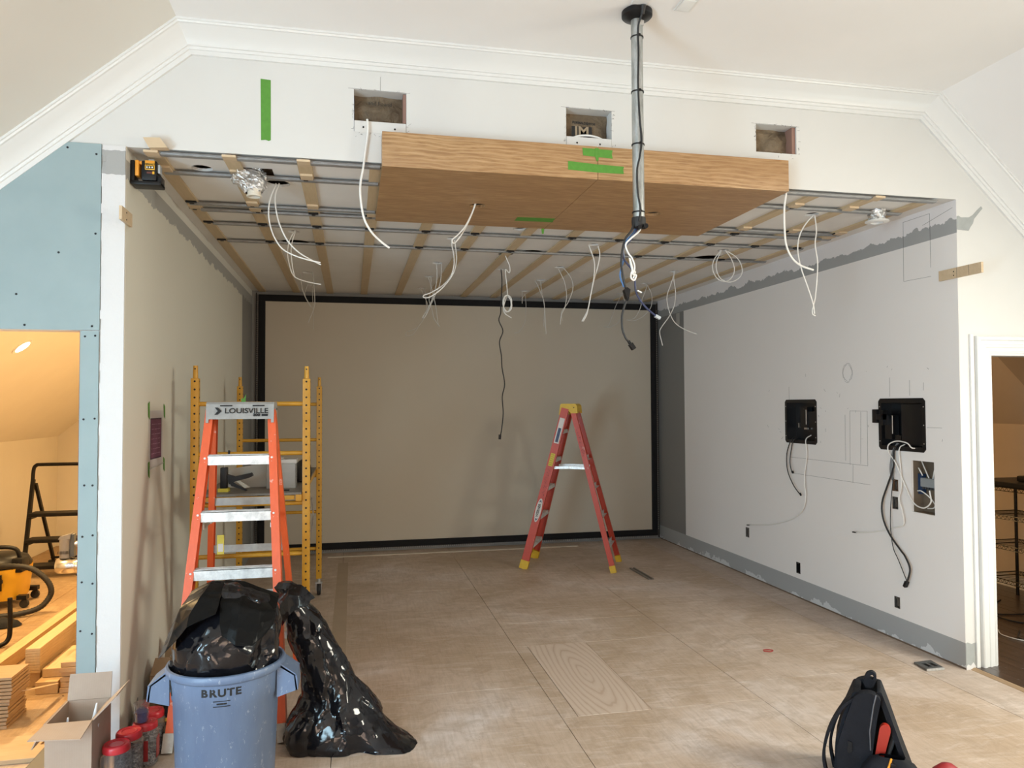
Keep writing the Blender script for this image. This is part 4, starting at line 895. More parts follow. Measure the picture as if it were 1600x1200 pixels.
t = thing('poster', 'small magenta printed sheet taped on the left wall', 'poster', (0.0,0.6,1.36))
MB().box(0.0008,0.0016,0.465,0.775,1.345,1.665).build('paper', m_('white_paper', paint, (0.62,0.59,0.56), 0.7, 0.02), t, smooth=False)
MB().box(0.0017,0.0020,0.505,0.735,1.395,1.615).build('print', m_('magenta_print', paint, (0.17,0.055,0.11), 0.6, 0.2, 30), t, smooth=False)
MB().box(0.0016,0.0022,0.498,0.505,1.388,1.622).box(0.0016,0.0022,0.735,0.742,1.388,1.622).box(0.0016,0.0022,0.498,0.742,1.615,1.622).box(0.0016,0.0022,0.498,0.742,1.388,1.395).build('print_border', m_('dark_purple', paint, (0.05,0.02,0.05), 0.6), t, smooth=False)
random.seed(2); gl = MB()
for r_ in range(7):
    for c_ in range(6):
        y = 0.525+c_*.034; z = 1.585-r_*.028; gl.box(0.0020,0.0024,y,y+random.uniform(.012,.024),z,z+.004)
gl.build('print_lines', m_('pale_pink', paint, (0.45,0.28,0.36), 0.6), t, smooth=False, kind='stuff')
for lab,y,z,s_ in (('upper left','a',0,0),):
    pass
for lab,y,z,dy in (('green tape piece above the poster on its near side',0.44,1.66,0.035),('green tape piece above the poster on its far side',0.79,1.66,-.02),('green tape piece below the poster on its near side',0.45,1.33,0.02),('green tape piece below the poster on its far side',0.79,1.34,-.02)):
    tape(lab, [(0.0026,y,z+.045),(0.0026,y+.03,z+.04+dy*.5),(0.0026,y+.034,z-.045),(0.0026,y+.008,z-.03)], (1,0,0), 0.001)
tag(MB().tube(smooth_path([(0.006,0.47,1.335),(0.012,0.56,1.345),(0.006,0.66,1.342),(0.01,0.76,1.352)],5),0.0025,6).build('string', m_('white_string', paint, (0.55,0.53,0.5), 0.7)), 'thin pale string along the lower edge of the poster', 'string')

# ================================================================== STEP LADDERS
def fibre(name, c):
    t = NT(name); v = t.coord((1,1,0.15)); n = t.noise(v, 60, 4, 0.6); d = t.noise(t.coord(), 14, 5, 0.7)
    col = t.ramp(n, [(0.3, tuple(x*0.9 for x in c)), (0.7, c)])
    col = t.mix(t.math('MULTIPLY', t.math('GREATER_THAN', d, 0.67), 0.5), col, (0.75,0.55,0.48))
    return t.out(col, 0.42)
orange_f = fibre('orange_fibreglass', (0.72,0.105,0.025)); red_f = fibre('red_fibreglass', (0.50,0.05,0.02))
alu_step = NT('worn_aluminium_step'); _v = alu_step.coord(); alu_step = alu_step.out(alu_step.ramp(alu_step.noise(_v, 22, 5, 0.7), [(0.35,(0.52,0.51,0.50)),(0.6,(0.74,0.73,0.71))]), 0.45, 0.35)
grey_cap = paint('grey_cap_plastic', (0.30,0.295,0.285), 0.55, 0.08, 30); yel_cap = paint('yellow_cap_plastic', (0.62,0.40,0.02), 0.5, 0.06, 30)

def step_ladder(label, loc, rotz, wb, wt, ztop, ycap, spread, steps, rail_m, cap_m, boot_m, rear_m, capw):
    """local frame: x across, y from the step side to the rear legs, z up"""
    t = thing('step_ladder', label, 'ladder', loc, rotz)
    B = lambda mb, n, m, par=t, **k: mb.build(n, m, par, local=True, **k)
    zt = ztop-0.05
    hw = lambda z: (wb+(wt-wb)*z/zt)/2
    yf = lambda z: ycap[0]*z/zt
    yr = lambda z: spread+(ycap[1]-spread)*z/zt
    for s_ in (-1,1):
        sd = (0,1,0) if s_ > 0 else (0,-1,0)
        r = B(MB().channel((s_*hw(0.02),yf(0.02),0.02),(s_*hw(zt),yf(zt),zt),0.078,0.042,0.006,sd), 'front_rail', rail_m, smooth=False)
        bm_ = MB().beam((s_*(hw(0)+.002),yf(0)-.001,0.0),(s_*(hw(.085)+.002),yf(.085),0.085),0.088,0.050,(0,1,0))
        B(bm_, 'front_foot', boot_m, smooth=False)
        B(MB().channel((s_*hw(0.02),yr(0.02),0.02),(s_*(hw(zt)-.004),yr(zt),zt),0.052,0.034,0.005,sd), 'rear_rail', rail_m, smooth=False)
        B(MB().beam((s_*(hw(0)+.002),yr(0),0.0),(s_*(hw(.07)+.002),yr(.07),0.07),0.060,0.040,(0,1,0)), 'rear_foot', boot_m, smooth=False)
    for k,z in enumerate(steps):
        w_ = hw(z)-.020; y = yf(z)
        st = B(MB().box(-w_,w_,y-.036,y-.032,z-.026,z+.026).box(-w_,w_,y-.036,y+.040,z+.023,z+.026).box(-w_,w_,y+.036,y+.040,z-.012,z+.023), 'step', alu_step, smooth=False)
        for j in range(4): B(MB().box(-w_,w_,y-.030+j*.018,y-.024+j*.018,z+.026,z+.0285), 'tread_ridge', alu_step, st, smooth=False)
        for s_ in (-1,1):
            for dz in (-.012,.012): B(MB().cyl((s_*(hw(z)-.006),y-.040,z+dz),(s_*(hw(z)-.006),y-.0425,z+dz),0.0065,0.005,8), 'rivet', trim_paint, st)
    for z in steps[:-1] if len(steps) > 4 else steps:
        zz = z+.03; w_ = hw(zz)-.014
        B(MB().box(-w_,w_,yr(zz)-.010,yr(zz)+.022,zz-.022,zz-.019).box(-w_,w_,yr(zz)-.012,yr(zz)-.009,zz-.022,zz+.022), 'rear_brace', rear_m, smooth=False)
    # knee braces at the lowest step, spreader bars
    z0 = steps[0]
    for s_ in (-1,1):
        B(MB().beam((s_*.11,yf(z0)-.03,z0-.02),(s_*(hw(.06)-.01),yf(.06)-.03,0.06),0.022,0.004,(1,0,0)), 'knee_brace', boot_m if boot_m is yel_cap else alu_step, smooth=False)
        zs = 0.62*ztop-.02; w_ = hw(zs)-.03; ym = (yf(zs)+yr(zs))/2
        B(MB().beam((s_*w_,yf(zs)+.03,zs),(s_*w_,ym,zs+.004),0.005,0.026,(1,0,0)).beam((s_*(w_-.007),ym-.02,zs+.004),(s_*(w_-.007),yr(zs)-.02,zs),0.005,0.026,(1,0,0)), 'spreader', alum, smooth=False)
        B(MB().cyl((s_*w_-.012,ym-.008,zs+.004),(s_*w_+.012,ym-.008,zs+.004),0.009,0.009,8), 'spreader_pivot', alum)
    # moulded top
    y0, y1 = ycap[0]-.055, ycap[1]+.05; cw = capw/2
    prof = [(y0-.012,ztop-.095),(y0+.004,ztop-.012),(y0+.018,ztop),(y1-.02,ztop),(y1+.002,ztop-.02),(y1+.008,ztop-.085),(y1-.008,ztop-.085),(y1-.02,ztop-.03),(y0+.02,ztop-.03),(y0+.004,ztop-.095)]
    c = B(MB().slab(prof, [], lambda a,b,c_:(-cw+.012+c_,a,b), 2*cw-.024), 'top_cap', cap_m, smooth=False)
    for s_ in (-1,1):
        o = [(y0-.014,ztop-.115),(y0+.002,ztop-.012),(y0+.016,ztop),(y1-.018,ztop),(y1,ztop-.02),(y1+.008,ztop-.10),((y0+y1)/2+.03,ztop-.10),((y0+y1)/2,ztop-.075),((y0+y1)/2-.02,ztop-.115)]
        B(MB().slab(o, [], lambda a,b,c_:(s_*(cw-.012)+s_*c_,a,b), 0.014), 'cap_side', cap_m, c, smooth=False)
        for a,b in ((y0+.018,ztop-.095),(y0+.025,ztop-.05),(y1-.03,ztop-.04),((y0+y1)/2-.03,ztop-.09)):
            B(MB().cyl((s_*(cw+.002),a,b),(s_*(cw+.0045),a,b),0.006,0.006,8), 'rivet', black_matte, c)
    return t, hw, yf, yr, y0, y1, c

L1, hw, yf, yr, cy0, cy1, capo = step_ladder('orange fibreglass step ladder with grey cap behind the trash can', (0.510,-0.085,0), 0.0, 0.535, 0.325, 1.712, (0.44,0.52), 1.02,
    [0.225,0.515,0.81,1.10,1.395], orange_f, grey_cap, metal('dull_foot_metal',(0.42,0.40,0.36),0.6), paint('shaded_brace_metal',(0.36,0.345,0.325),0.5,0.15,20), 0.352)  # rear brace metal darkened to put in the shade inside the ladder
fx = frame_mtx((0.012,cy0-.0095,1.662),(1,0,0),(0,0.17,1))
text_part('lettering', 'LOUISVILLE', 0.040, black_matte, L1, fx @ Matrix.Translation((0.022,0,0)), 0.0006, sx=1.14)
text_part('lettering', '300', 0.019, black_matte, L1, fx @ Matrix.Translation((0.075,-0.023,0)), 0.0012, sx=1.3)
ar = MB().slab([(-.145,.020),(-.128,.020),(-.108,0),(-.128,-.020),(-.145,-.020),(-.126,0)], [], lambda a,b,c:tuple(fx@Vector((a,b,c))), 0.0006).slab([(-.137,.010),(-.130,.010),(-.117,0),(-.130,-.010),(-.137,-.010),(-.128,0)], [], lambda a,b,c:tuple(fx@Vector((a,b,c+.0004))), 0.0006).build('arrow_logo', black_matte, L1, smooth=False, local=True)
MB().slab(rect(.102,.135,-.029,-.017), [], lambda a,b,c:tuple(fx@Vector((a,b,c))), 0.0006).build('logo_bar', black_matte, L1, smooth=False, local=True)
for x in (-.085,.085): MB().slab(rect(x-.032,x+.032,.026,.033), [], lambda a,b,c:tuple(fx@Vector((a,b,c+.0005))), 0.0008).build('slot', black_matte, L1, smooth=False, local=True)
# rear label hanging on the orange ladder
MB().box(-.150,-.112,0.585,0.588,0.84,0.95).build('rear_label', m_('yellow_label', paint, (0.60,0.48,0.06), 0.6), L1, smooth=False, local=True)
MB().box(-.145,-.117,0.5835,0.585,0.855,0.90).build('label_paper', m_('white_paper', paint), L1, smooth=False, local=True)

L2, hw, yf, yr, cy0, cy1, capo = step_ladder('red fibreglass step ladder with yellow cap standing before the screen', (2.965,3.73,0), R(-115.8), 0.545, 0.30, 1.700, (0.43,0.50), 0.93,
    [0.22,0.515,0.81,1.105,1.40], red_f, yel_cap, yel_cap, alu_step, 0.330)
def rail_mtx(z, rear=False):
    f = yr if rear else yf
    d = Vector(((hw(z+.1)-hw(z-.1)), f(z+.1)-f(z-.1), 0.2)).normalized(); n = Vector((1,0,0.07))
    o = Vector((hw(z)+.0225,f(z),z)); ey = d; ex = Vector((0,1,0)); ex = (ex-ey*ex.dot(ey)).normalized()
    m = Matrix((ex, ey, ex.cross(ey))).transposed().to_4x4(); m.translation = o+ex.cross(ey)*.0005; return m
sticker = lambda n,z,w_,h,mat,lift=0.0: MB().slab(rect(-w_/2,w_/2,-h/2,h/2), [], lambda a,b,c:tuple(rail_mtx(z)@Vector((a,b,c+lift))), 0.0006).build(n, mat, L2, smooth=False, local=True)
white_st = m_('sticker_white', paint, (0.62,0.60,0.58), 0.5); navy = m_('sticker_navy', paint, (0.03,0.05,0.12), 0.5)
sticker('rail_label', 1.42, 0.052, 0.27, white_st); sticker('label_figure', 1.375, 0.030, 0.15, navy, .0007)
sticker('warning_label', 1.12, 0.045, 0.135, m_('yellow_label', paint))
for k in range(6): sticker('label_line', 1.07+k*.02, 0.034, 0.004, m_('olive_print', paint, (0.25,0.20,0.03), 0.6), .0007)
rm = rail_mtx(0.60)
MB().slab([(0.030*math.copysign(abs(math.cos(a))**1.0,math.cos(a)),0.125*math.sin(a)) for a in [2*math.pi*k/24 for k in range(24)]], [], lambda a,b,c:tuple(rm@Vector((a,b,c))), 0.0006).build('logo_oval', white_st, L2, smooth=False, local=True)
for s_ in (-1,1): MB().slab([(0,s_*.112),(-.017,s_*.080),(0,s_*.090),(.017,s_*.080)], [], lambda a,b,c:tuple(rm@Vector((a,b,c+.0008))), 0.0005).build('logo_tip', navy, L2, smooth=False, local=True)
text_part('lettering', 'WERNER', 0.036, black_matte, L2, rm @ Matrix.Translation((0,0,.0012)) @ Matrix.Rotation(R(90),4,'Z'), 0.001, sx=0.95)
random.seed(17)
def scribble(z0,z1,rear):
    m = MB(); z = z0
    while z < z1:
        mm = rail_mtx(z,rear)
        for _ in range(2):
            a = Vector((random.uniform(-.014,.014),random.uniform(-.012,.012),.0004)); b = a+Vector((random.uniform(-.018,.018),random.uniform(-.02,.02),0))
            m.beam(mm@a,mm@b,0.003,0.0006,(0,1,0))
        z += .028
    m.build('marker_scrawl', m_('dark_marker', paint, (0.10,0.012,0.01), 0.6), L2, smooth=False, kind='stuff', local=True)
scribble(0.76,1.03,False); scribble(1.18,1.46,True)

# ================================================================== SCAFFOLD
yscaf = NT('yellow_scaffold_paint'); _v = yscaf.coord(); yscaf = yscaf.out(yscaf.ramp(yscaf.noise(_v, 9, 5, 0.65), [(0.3,(0.50,0.245,0.018)),(0.7,(0.62,0.325,0.03))]), 0.42)
SX0,SX1,SY0,SY1 = 0.150,0.826,0.95,2.85
t = thing('scaffold', 'yellow rolling scaffold with plywood deck beside the left wall', 'scaffold', ((SX0+SX1)/2,(SY0+SY1)/2,0))
for y in (SY0,SY1):
    for x in (SX0,SX1):
        p = MB().cbox(x-.024,x+.024,y-.024,y+.024,0.15,1.865,0.004).build('post', yscaf, t)
        MB().cyl((x,y,1.86),(x,y,1.945),0.016,0.014,12).build('coupling_pin', yscaf, p)
        h = MB(); z = 0.22
        while z < 1.85:
            h.cyl((x,y-.0235,z),(x,y-.0247,z),0.0065,0.0065,8); h.cyl((x+.0235,y,z),(x+.0247,y,z),0.0065,0.0065,8); z += .0508
        h.cyl((x,y-.0150,1.925),(x,y-.0168,1.925),0.005,0.005,8)
        h.build('pin_holes', black_matte, t, kind='stuff', smooth=False)
        c = MB().cyl((x,y,0.15),(x,y,0.118),0.016,0.016,12).box(x-.03,x+.03,y-.02,y+.02,0.106,0.118).box(x-.026,x-.021,y-.012,y+.032,0.045,0.108).box(x+.021,x+.026,y-.012,y+.032,0.045,0.108).build('caster_fork', galv, t)
        MB().lathe([(0.020,-.016),(0.050,-.016),(0.0545,-.010),(0.0545,.010),(0.050,.016),(0.020,.016)], (x,y+.012,0.0547), 20, 'X').build('caster_wheel', black_rubber, t)
    for k,z in enumerate((1.703,1.385,1.065,0.742,0.416)):
        MB().cyl((SX0+.022,y,z),(SX1-.022,y,z),0.0145,0.0145,14).build('rung', yscaf, t)
for x in (SX0+.045,SX1-.045):
    MB().box(x-.018,x+.018,SY0-.045,SY1+.045,1.082,1.122).build('side_rail', yscaf, t, smooth=False)
    for y in (SY0,SY1): MB().box(x-.021,x+.021,y-.018,y+.018,1.079,1.1222).build('rail_bracket', yscaf, t, smooth=False)
MB().box(SX0+.07,SX1-.07,SY0-.045,SY0-.02,1.092,1.118).build('deck_lip', yscaf, t, smooth=False)
MB().box(SX0+.07,SX1-.07,SY1+.02,SY1+.045,1.092,1.118).build('deck_lip', yscaf, t, smooth=False)
MB().box(SX0+.028,SX1-.028,SY0-.04,SY1+.04,1.1225,1.136).build('deck', wood('grey_deck_plywood',(0.15,0.135,0.115),(0.24,0.215,0.185),'Y'), t, smooth=False)
MB().tube([(SX1+.03,1.02,1.09),(SX1+.035,1.16,0.95),(SX1+.03,1.02,0.86)],0.004,6).build('lock_wire', alum, t)
DZ = 1.1365
t = thing('caulk_gun', 'black caulking gun standing on the scaffold deck', 'caulk gun', (0.305,1.08,DZ))
MB().cbox(0.283,0.325,1.05,1.11,DZ+.02,DZ+.155,0.006).build('barrel', black_plastic, t)
MB().slab([(0.32,DZ+.112),(0.37,DZ+.095),(0.475,DZ+.118),(0.485,DZ+.098),(0.46,DZ+.085),(0.38,DZ+.066),(0.335,DZ+.045)], [], lambda a,b,c:(a,1.064+c,b), 0.032).build('grip', black_plastic, t, smooth=False)
MB().slab([(0.33,DZ+.062),(0.36,DZ+.055),(0.45,DZ+.005),(0.44,DZ-.0),(0.35,DZ+.034)], [], lambda a,b,c:(a,1.07+c,b), 0.02).build('trigger', black_plastic, t, smooth=False)
MB().slab([(0.375,DZ+.068),(0.40,DZ+.07),(0.465,DZ+.022),(0.43,DZ+.018)], [], lambda a,b,c:(a,1.074+c,b), 0.012).build('thumb_plate', m_('pale_grey_plastic', paint, (0.42,0.40,0.34), 0.5), t, smooth=False)
MB().cyl((0.305,1.08,DZ+.155),(0.307,1.08,DZ+.19),0.003,0.003,8).build('push_rod', alum, t)
MB().box(0.272,0.335,1.035,1.12,DZ,DZ+.022).build('nozzle_block', m_('lemon_plastic', paint, (0.55,0.44,0.03), 0.5), t, smooth=False)
t = thing('panel_box', 'off-white open box lying behind the caulking gun', 'box', (0.45,1.4,DZ))
MB().slab([(0.28,0.0),(0.54,0.0),(0.54,0.165),(0.30,0.125)], [], lambda a,b,c:(a,1.30+c,DZ+b), 0.006).build('front', m_('off_white_card', paint, (0.50,0.475,0.42), 0.6), t, smooth=False)
MB().box(0.28,0.62,1.306,1.62,DZ,DZ+.006).build('bottom', MAT['off_white_card'], t, smooth=False)
MB().box(0.614,0.62,1.306,1.62,DZ+.006,DZ+.15).build('end_panel', MAT['off_white_card'], t, smooth=False)
clear = NT('clear_storage_plastic'); clear = clear.out((0.80,0.78,0.74), 0.18, Transmission_Weight=0.55, IOR=1.2, Alpha=0.75)
t = thing('storage_case', 'clear plastic organiser case full of pale strips on the deck', 'case', (0.62,1.25,DZ))
c = MB()
x0,x1,y0,y1 = 0.555,0.745,1.16,1.28
c.box(x0,x1,y0,y0+.003,DZ,DZ+.165).box(x0,x1,y1-.003,y1,DZ,DZ+.165).box(x0,x0+.003,y0,y1,DZ,DZ+.165).box(x1-.003,x1,y0,y1,DZ,DZ+.165).box(x0,x1,y0,y1,DZ,DZ+.003)
c.build('shell', clear, t, smooth=False)
MB().cbox(x0-.004,x1+.006,y0-.005,y1+.004,DZ+.165,DZ+.195,0.006).build('lid', m_('cloudy_lid', paint, (0.46,0.44,0.41), 0.3), t)
MB().cbox(0.63,0.665,y0+.03,y0+.07,DZ+.195,DZ+.205,0.003).build('lid_knob', MAT['cloudy_lid'], t)
for k in range(6): MB().box(x0+.012,x1-.03,y0+.012,y1-.012,DZ+.02+k*.021,DZ+.036+k*.021).build('strip', m_('pale_strips', paint, (0.60,0.52,0.47), 0.5), t, smooth=False)
t = thing('tool_pouch', 'black and red tool pouch beside the storage case', 'pouch', (0.775,1.6,DZ))
MB().lathe([(0.02,0.0),(0.055,0.01),(0.062,0.06),(0.055,0.12),(0.03,0.15),(0.012,0.16)], (0.765,1.6,DZ), 16, sy=1.6).build('bag', black_rubber, t)
MB().box(0.70,0.712,1.52,1.60,DZ,DZ+.10).build('red_panel', m_('dark_red', paint), t, smooth=False)
tag(MB().cbox(0.60,0.715,1.02,1.035,DZ,DZ+.008,0.002).build('marker_pen', black_plastic), 'thin black marker lying at the front of the deck', 'marker')
tag(MB().slab([(0.0,0.0),(0.075,0.0),(0.085,0.05),(0.02,0.075)], [], lambda a,b,c:(0.73+a*.7,1.99+b,DZ+.012+c+b*.6), 0.002).build('paper_scrap', m_('white_paper', paint), smooth=False), 'white paper scrap sticking up at the far end of the deck', 'paper')
tape('green tape tag stuck on the top scaffold rung', [(0.425,SY0-.017,1.69),(0.452,SY0-.017,1.70),(0.455,SY0-.017,1.765),(0.440,SY0-.017,1.735),(0.428,SY0-.017,1.74)], (0,-1,0), 0.001)
tag(MB().lathe([(0.0165,-.006),(0.0175,-.006),(0.0175,.006),(0.0165,.006),(0.0165,-.006)],(0.355,SY0,1.385),16,'X',cap=False).box(0.35,0.36,SY0-.02,SY0-.012,1.392,1.41).build('hook', black_matte), 'small dark hook clipped on the second scaffold rung', 'hook')

# ================================================================== TRASH CAN, BAGS
CX, CY = 0.587, -0.60
can_m = NT('scuffed_blue_grey_plastic'); _v = can_m.coord((1,1,0.5)); _d = can_m.noise(_v, 46, 5, 0.75)
_s = can_m.noise(can_m.coord((1,1,0.25)), 18, 4, 0.7)
_c = can_m.mix(can_m.math('MULTIPLY', can_m.math('GREATER_THAN', _d, 0.62), 0.45), can_m.ramp(_s, [(0.3,(0.115,0.165,0.27)),(0.7,(0.14,0.20,0.315))]), (0.42,0.47,0.55))
can_m = can_m.out(_c, 0.42)
t = thing('trash_can', 'round blue-grey plastic trash can with side handles', 'trash can', (CX,CY,0))
prof = [(0.0,0.0),(0.188,0.0),(0.196,0.010),(0.214,0.46),(0.219,0.465),(0.224,0.560),(0.235,0.562),(0.243,0.570),(0.245,0.585),(0.240,0.596),(0.231,0.598),(0.225,0.59),(0.214,0.55),(0.205,0.40),(0.190,0.02),(0.0,0.02)]
MB().lathe(prof, (CX,CY,0), 64, cap=False).build('body', can_m, t, angle=50)
for s_ in (-1,1):
    h = MB(); x0 = CX+s_*0.215
    o = [(0.0,0.585),(0.075,0.530),(0.085,0.465),(0.0,0.440)]
    for dy in (-.075,.063): h.slab(o, [], lambda a,b,c:(x0+s_*a,CY+dy+c,b), 0.012)
    h.slab([(0.0,0.575),(0.068,0.528),(0.085,0.528),(0.004,0.590)], [], lambda a,b,c:(x0+s_*a,CY-.075+c,b), 0.15)
    h.slab([(0.070,0.530),(0.083,0.530),(0.088,0.466),(0.078,0.462)], [], lambda a,b,c:(x0+s_*a,CY-.075+c,b), 0.15)
    h.build('handle', can_m, t, smooth=False)
# raised print on the can, facing the camera a little to the right
def can_mtx(ang, z, r): 
    n = Vector((math.sin(ang),-math.cos(ang),0.02)); return frame_mtx((r*math.sin(ang),-r*math.cos(ang),z), (math.cos(ang),math.sin(ang),0), (0,0,1))
for k,ch in enumerate('BRUTE'):
    a = R(4+(-17.5,-8.8,0.2,8.9,16.4)[k]); text_part('lettering', ch, 0.042, black_matte, t, can_mtx(a, 0.528, 0.2222), 0.0016, 0.0008, sx=1.12)
for k in range(5):
    a = R(4+(k-2)*3.4); m = can_mtx(a, 0.485, 0.2205)
    MB().slab(rect(-.0068,.0068,-.012,-.009)+[], [], lambda a_,b,c:tuple(m@Vector((a_,b,c))), 0.001).slab(rect(-.0068,.0068,.009,.012), [], lambda a_,b,c:tuple(m@Vector((a_,b,c))), 0.001).build('logo_bar', black_matte, t, smooth=False, local=True)
    if k in (1,2,3): MB().slab(rect(-.0064,.0064,-.003,.003), [], lambda a_,b,c:tuple(m@Vector((a_,b,c))), 0.001).build('logo_print', black_matte, t, smooth=False, local=True)

def bag_mat(name, c, rough=0.16, spec=0.5, k=1.0):
    """crumpled film: every cell of two voronoi layers is tilted its own way"""
    t = NT(name); v = t.coord()
    nn = t.node('ShaderNodeTexNoise'); nn.inputs['Scale'].default_value = 4; nn.inputs['Detail'].default_value = 2; t.l.new(v, nn.inputs['Vector'])
    sc = t.node('ShaderNodeVectorMath', operation='SCALE'); t.l.new(nn.outputs['Color'], sc.inputs[0]); sc.inputs['Scale'].default_value = 0.10
    dv = t.node('ShaderNodeVectorMath', operation='ADD'); t.l.new(v, dv.inputs[0]); t.l.new(sc.outputs[0], dv.inputs[1])
    def facets(scale):
        vo = t.node('ShaderNodeTexVoronoi'); vo.inputs['Scale'].default_value = scale; t.l.new(dv.outputs[0], vo.inputs['Vector'])
        a = t.node('ShaderNodeVectorMath', operation='SUBTRACT'); t.l.new(vo.outputs['Color'], a.inputs[0]); a.inputs[1].default_value = (0.5,0.5,0.5)
        b = t.node('ShaderNodeVectorMath', operation='SUBTRACT'); t.l.new(dv.outputs[0], b.inputs[0]); t.l.new(vo.outputs['Position'], b.inputs[1])
        d = t.node('ShaderNodeVectorMath', operation='DOT_PRODUCT'); t.l.new(a.outputs[0], d.inputs[0]); t.l.new(b.outputs[0], d.inputs[1])
        return d.outputs['Value']
    h = t.math('MULTIPLY', facets(24), 0.30)
    t.bump(h, 0.8*k, 1.0)
    return t.out(c, rough, Specular_IOR_Level=spec)
bag_m = bag_mat('black_bag_film', (0.006,0.006,0.008), 0.13, 0.5); flap_m = bag_mat('matte_bag_film', (0.006,0.006,0.006), 0.30, 0.10, 1.2)
def ridged(p, s, seed=0.0):
    a = mnoise.noise(Vector(p)*s+Vector((seed,seed*.7,0))); return 1-abs(a)*2.2
def film(p, nrm, cell, tilt, seed):
    """push a point along its normal so the skin breaks into flat creased facets"""
    q = p/cell+Vector((seed,seed*.37,seed*.71)); d, pts = mnoise.voronoi(q)
    hh = [nvec(c*7.3+Vector((.5,.3,.1))).dot(q-c)*cell*tilt for c in pts[:2]]
    f = min(1.0, max(0.0, (d[1]-d[0])/0.10)); w_ = 0.5+0.5*f
    return hh[0]*w_+hh[1]*(1-w_)
def bag_surface(rows, n, amp, seed, cell=0.085, sub=8, tilt=0.75):
    """rows = (cx, cy, z, rx, ry)"""
    fine = []
    for i in range(len(rows)-1):
        for k in range(sub):
            f = k/sub; fine.append(tuple(a+(b-a)*f for a,b in zip(rows[i],rows[i+1])))
    fine.append(rows[-1]); q = []
    for (cx,cy,z,rx,ry) in fine:
        for k in range(n):
            a = 2*math.pi*k/n; c,s_ = math.cos(a),math.sin(a)
            p = Vector((cx+rx*c, cy+ry*s_, z)); nrm = Vector((c,s_,0.25)).normalized()
            st = Vector((p.x,p.y,p.z*0.62))                      # creases run mostly up and down
            d = amp*(0.7*ridged(st,4.0,seed)-0.4)+film(st,nrm,cell*1.25,tilt,seed)+film(st,nrm,cell*.5,tilt*.38,seed+4)
            p += nrm*d*min(1,rx/0.08); p.z = max(p.z, 0.002); q.append(p)
    m = len(fine)
    fs = [(i*n+k, i*n+(k+1)%n, (i+1)*n+(k+1)%n, (i+1)*n+k) for i in range(m-1) for k in range(n)] + [tuple(range((m-1)*n,m*n))]
    return MB().add(q, fs)
t = thing('trash_bag', 'stuffed black trash bag bulging out of the trash can', 'trash bag', (CX,CY,0.5))
bag_surface([(CX,CY,0.48,0.198,0.198),(CX,CY,0.56,0.206,0.206),(CX-.002,CY,0.62,0.214,0.205),(CX,CY,0.69,0.220,0.20),(CX+.01,CY,0.75,0.212,0.19),(CX+.025,CY,0.81,0.188,0.17),(CX+.03,CY,0.86,0.150,0.14),(CX+.015,CY,0.90,0.095,0.10),(CX+.005,CY,0.925,0.03,0.04)], 150, 0.022, 2.0, 0.10).build('filled_bag', bag_m, t, angle=28)
def sheet_fold(grid, nu, nv, th, wob, seed):
    """bilinear sheet through a coarse grid of points, wrinkled, given thickness"""
    gu, gv = len(grid[0])-1, len(grid)-1; top = []
    for j in range(nv+1):
        for i in range(nu+1):
            u, v = i/nu*gu, j/nv*gv; a, b = min(int(u),gu-1), min(int(v),gv-1); fu, fv = u-a, v-b
            fu = fu*fu*(3-2*fu)*.5+fu*.5; fv = fv*fv*(3-2*fv)*.5+fv*.5
            P = lambda jj,ii: Vector(grid[jj][ii])
            p = P(b,a)*(1-fu)*(1-fv)+P(b,a+1)*fu*(1-fv)+P(b+1,a)*(1-fu)*fv+P(b+1,a+1)*fu*fv
            p += wob*nvec(p*7+Vector((seed,0,0))); top.append(p)
    n = len(top); bot = [p+Vector((0,th,-th*.5)) for p in top]; w_ = nu+1
    f = [(j*w_+i, j*w_+i+1, (j+1)*w_+i+1, (j+1)*w_+i) for j in range(nv) for i in range(nu)]
    g = [tuple(n+k for k in reversed(q)) for q in f]
    ring = [i for i in range(nu+1)]+[j*w_+nu for j in range(1,nv+1)]+[nv*w_+i for i in range(nu-1,-1,-1)]+[j*w_ for j in range(nv-1,0,-1)]
    s_ = [(ring[k], ring[(k+1)%len(ring)], n+ring[(k+1)%len(ring)], n+ring[k]) for k in range(len(ring))]
    return MB().add(top+bot, f+g+s_)
sheet_fold([[(0.575,-.60,0.935),(0.66,-.60,0.92),(0.745,-.58,0.88),(0.80,-.55,0.85)],
            [(0.578,-.74,0.87),(0.66,-.765,0.86),(0.745,-.75,0.83),(0.80,-.70,0.81)],
            [(0.588,-.805,0.795),(0.66,-.825,0.775),(0.735,-.81,0.755),(0.795,-.74,0.77)],
            [(0.60,-.825,0.755),(0.655,-.845,0.725),(0.72,-.835,0.715),(0.765,-.79,0.745)]], 24, 22, 0.004, 0.012, 4.0).build('folded_flap', flap_m, t, angle=30)
sheet_fold([[(0.395,-.56,0.82),(0.44,-.60,0.895),(0.53,-.62,0.935),(0.582,-.62,0.935)],
            [(0.37,-.64,0.765),(0.42,-.70,0.855),(0.50,-.74,0.90),(0.58,-.74,0.890)],
            [(0.35,-.70,0.70),(0.405,-.775,0.775),(0.475,-.80,0.845),(0.575,-.79,0.862)],
            [(0.338,-.73,0.655),(0.375,-.78,0.695),(0.47,-.83,0.805),(0.572,-.81,0.845)]], 24, 20, 0.005, 0.014, 9.0).build('rolled_edge', flap_m, t, angle=30)

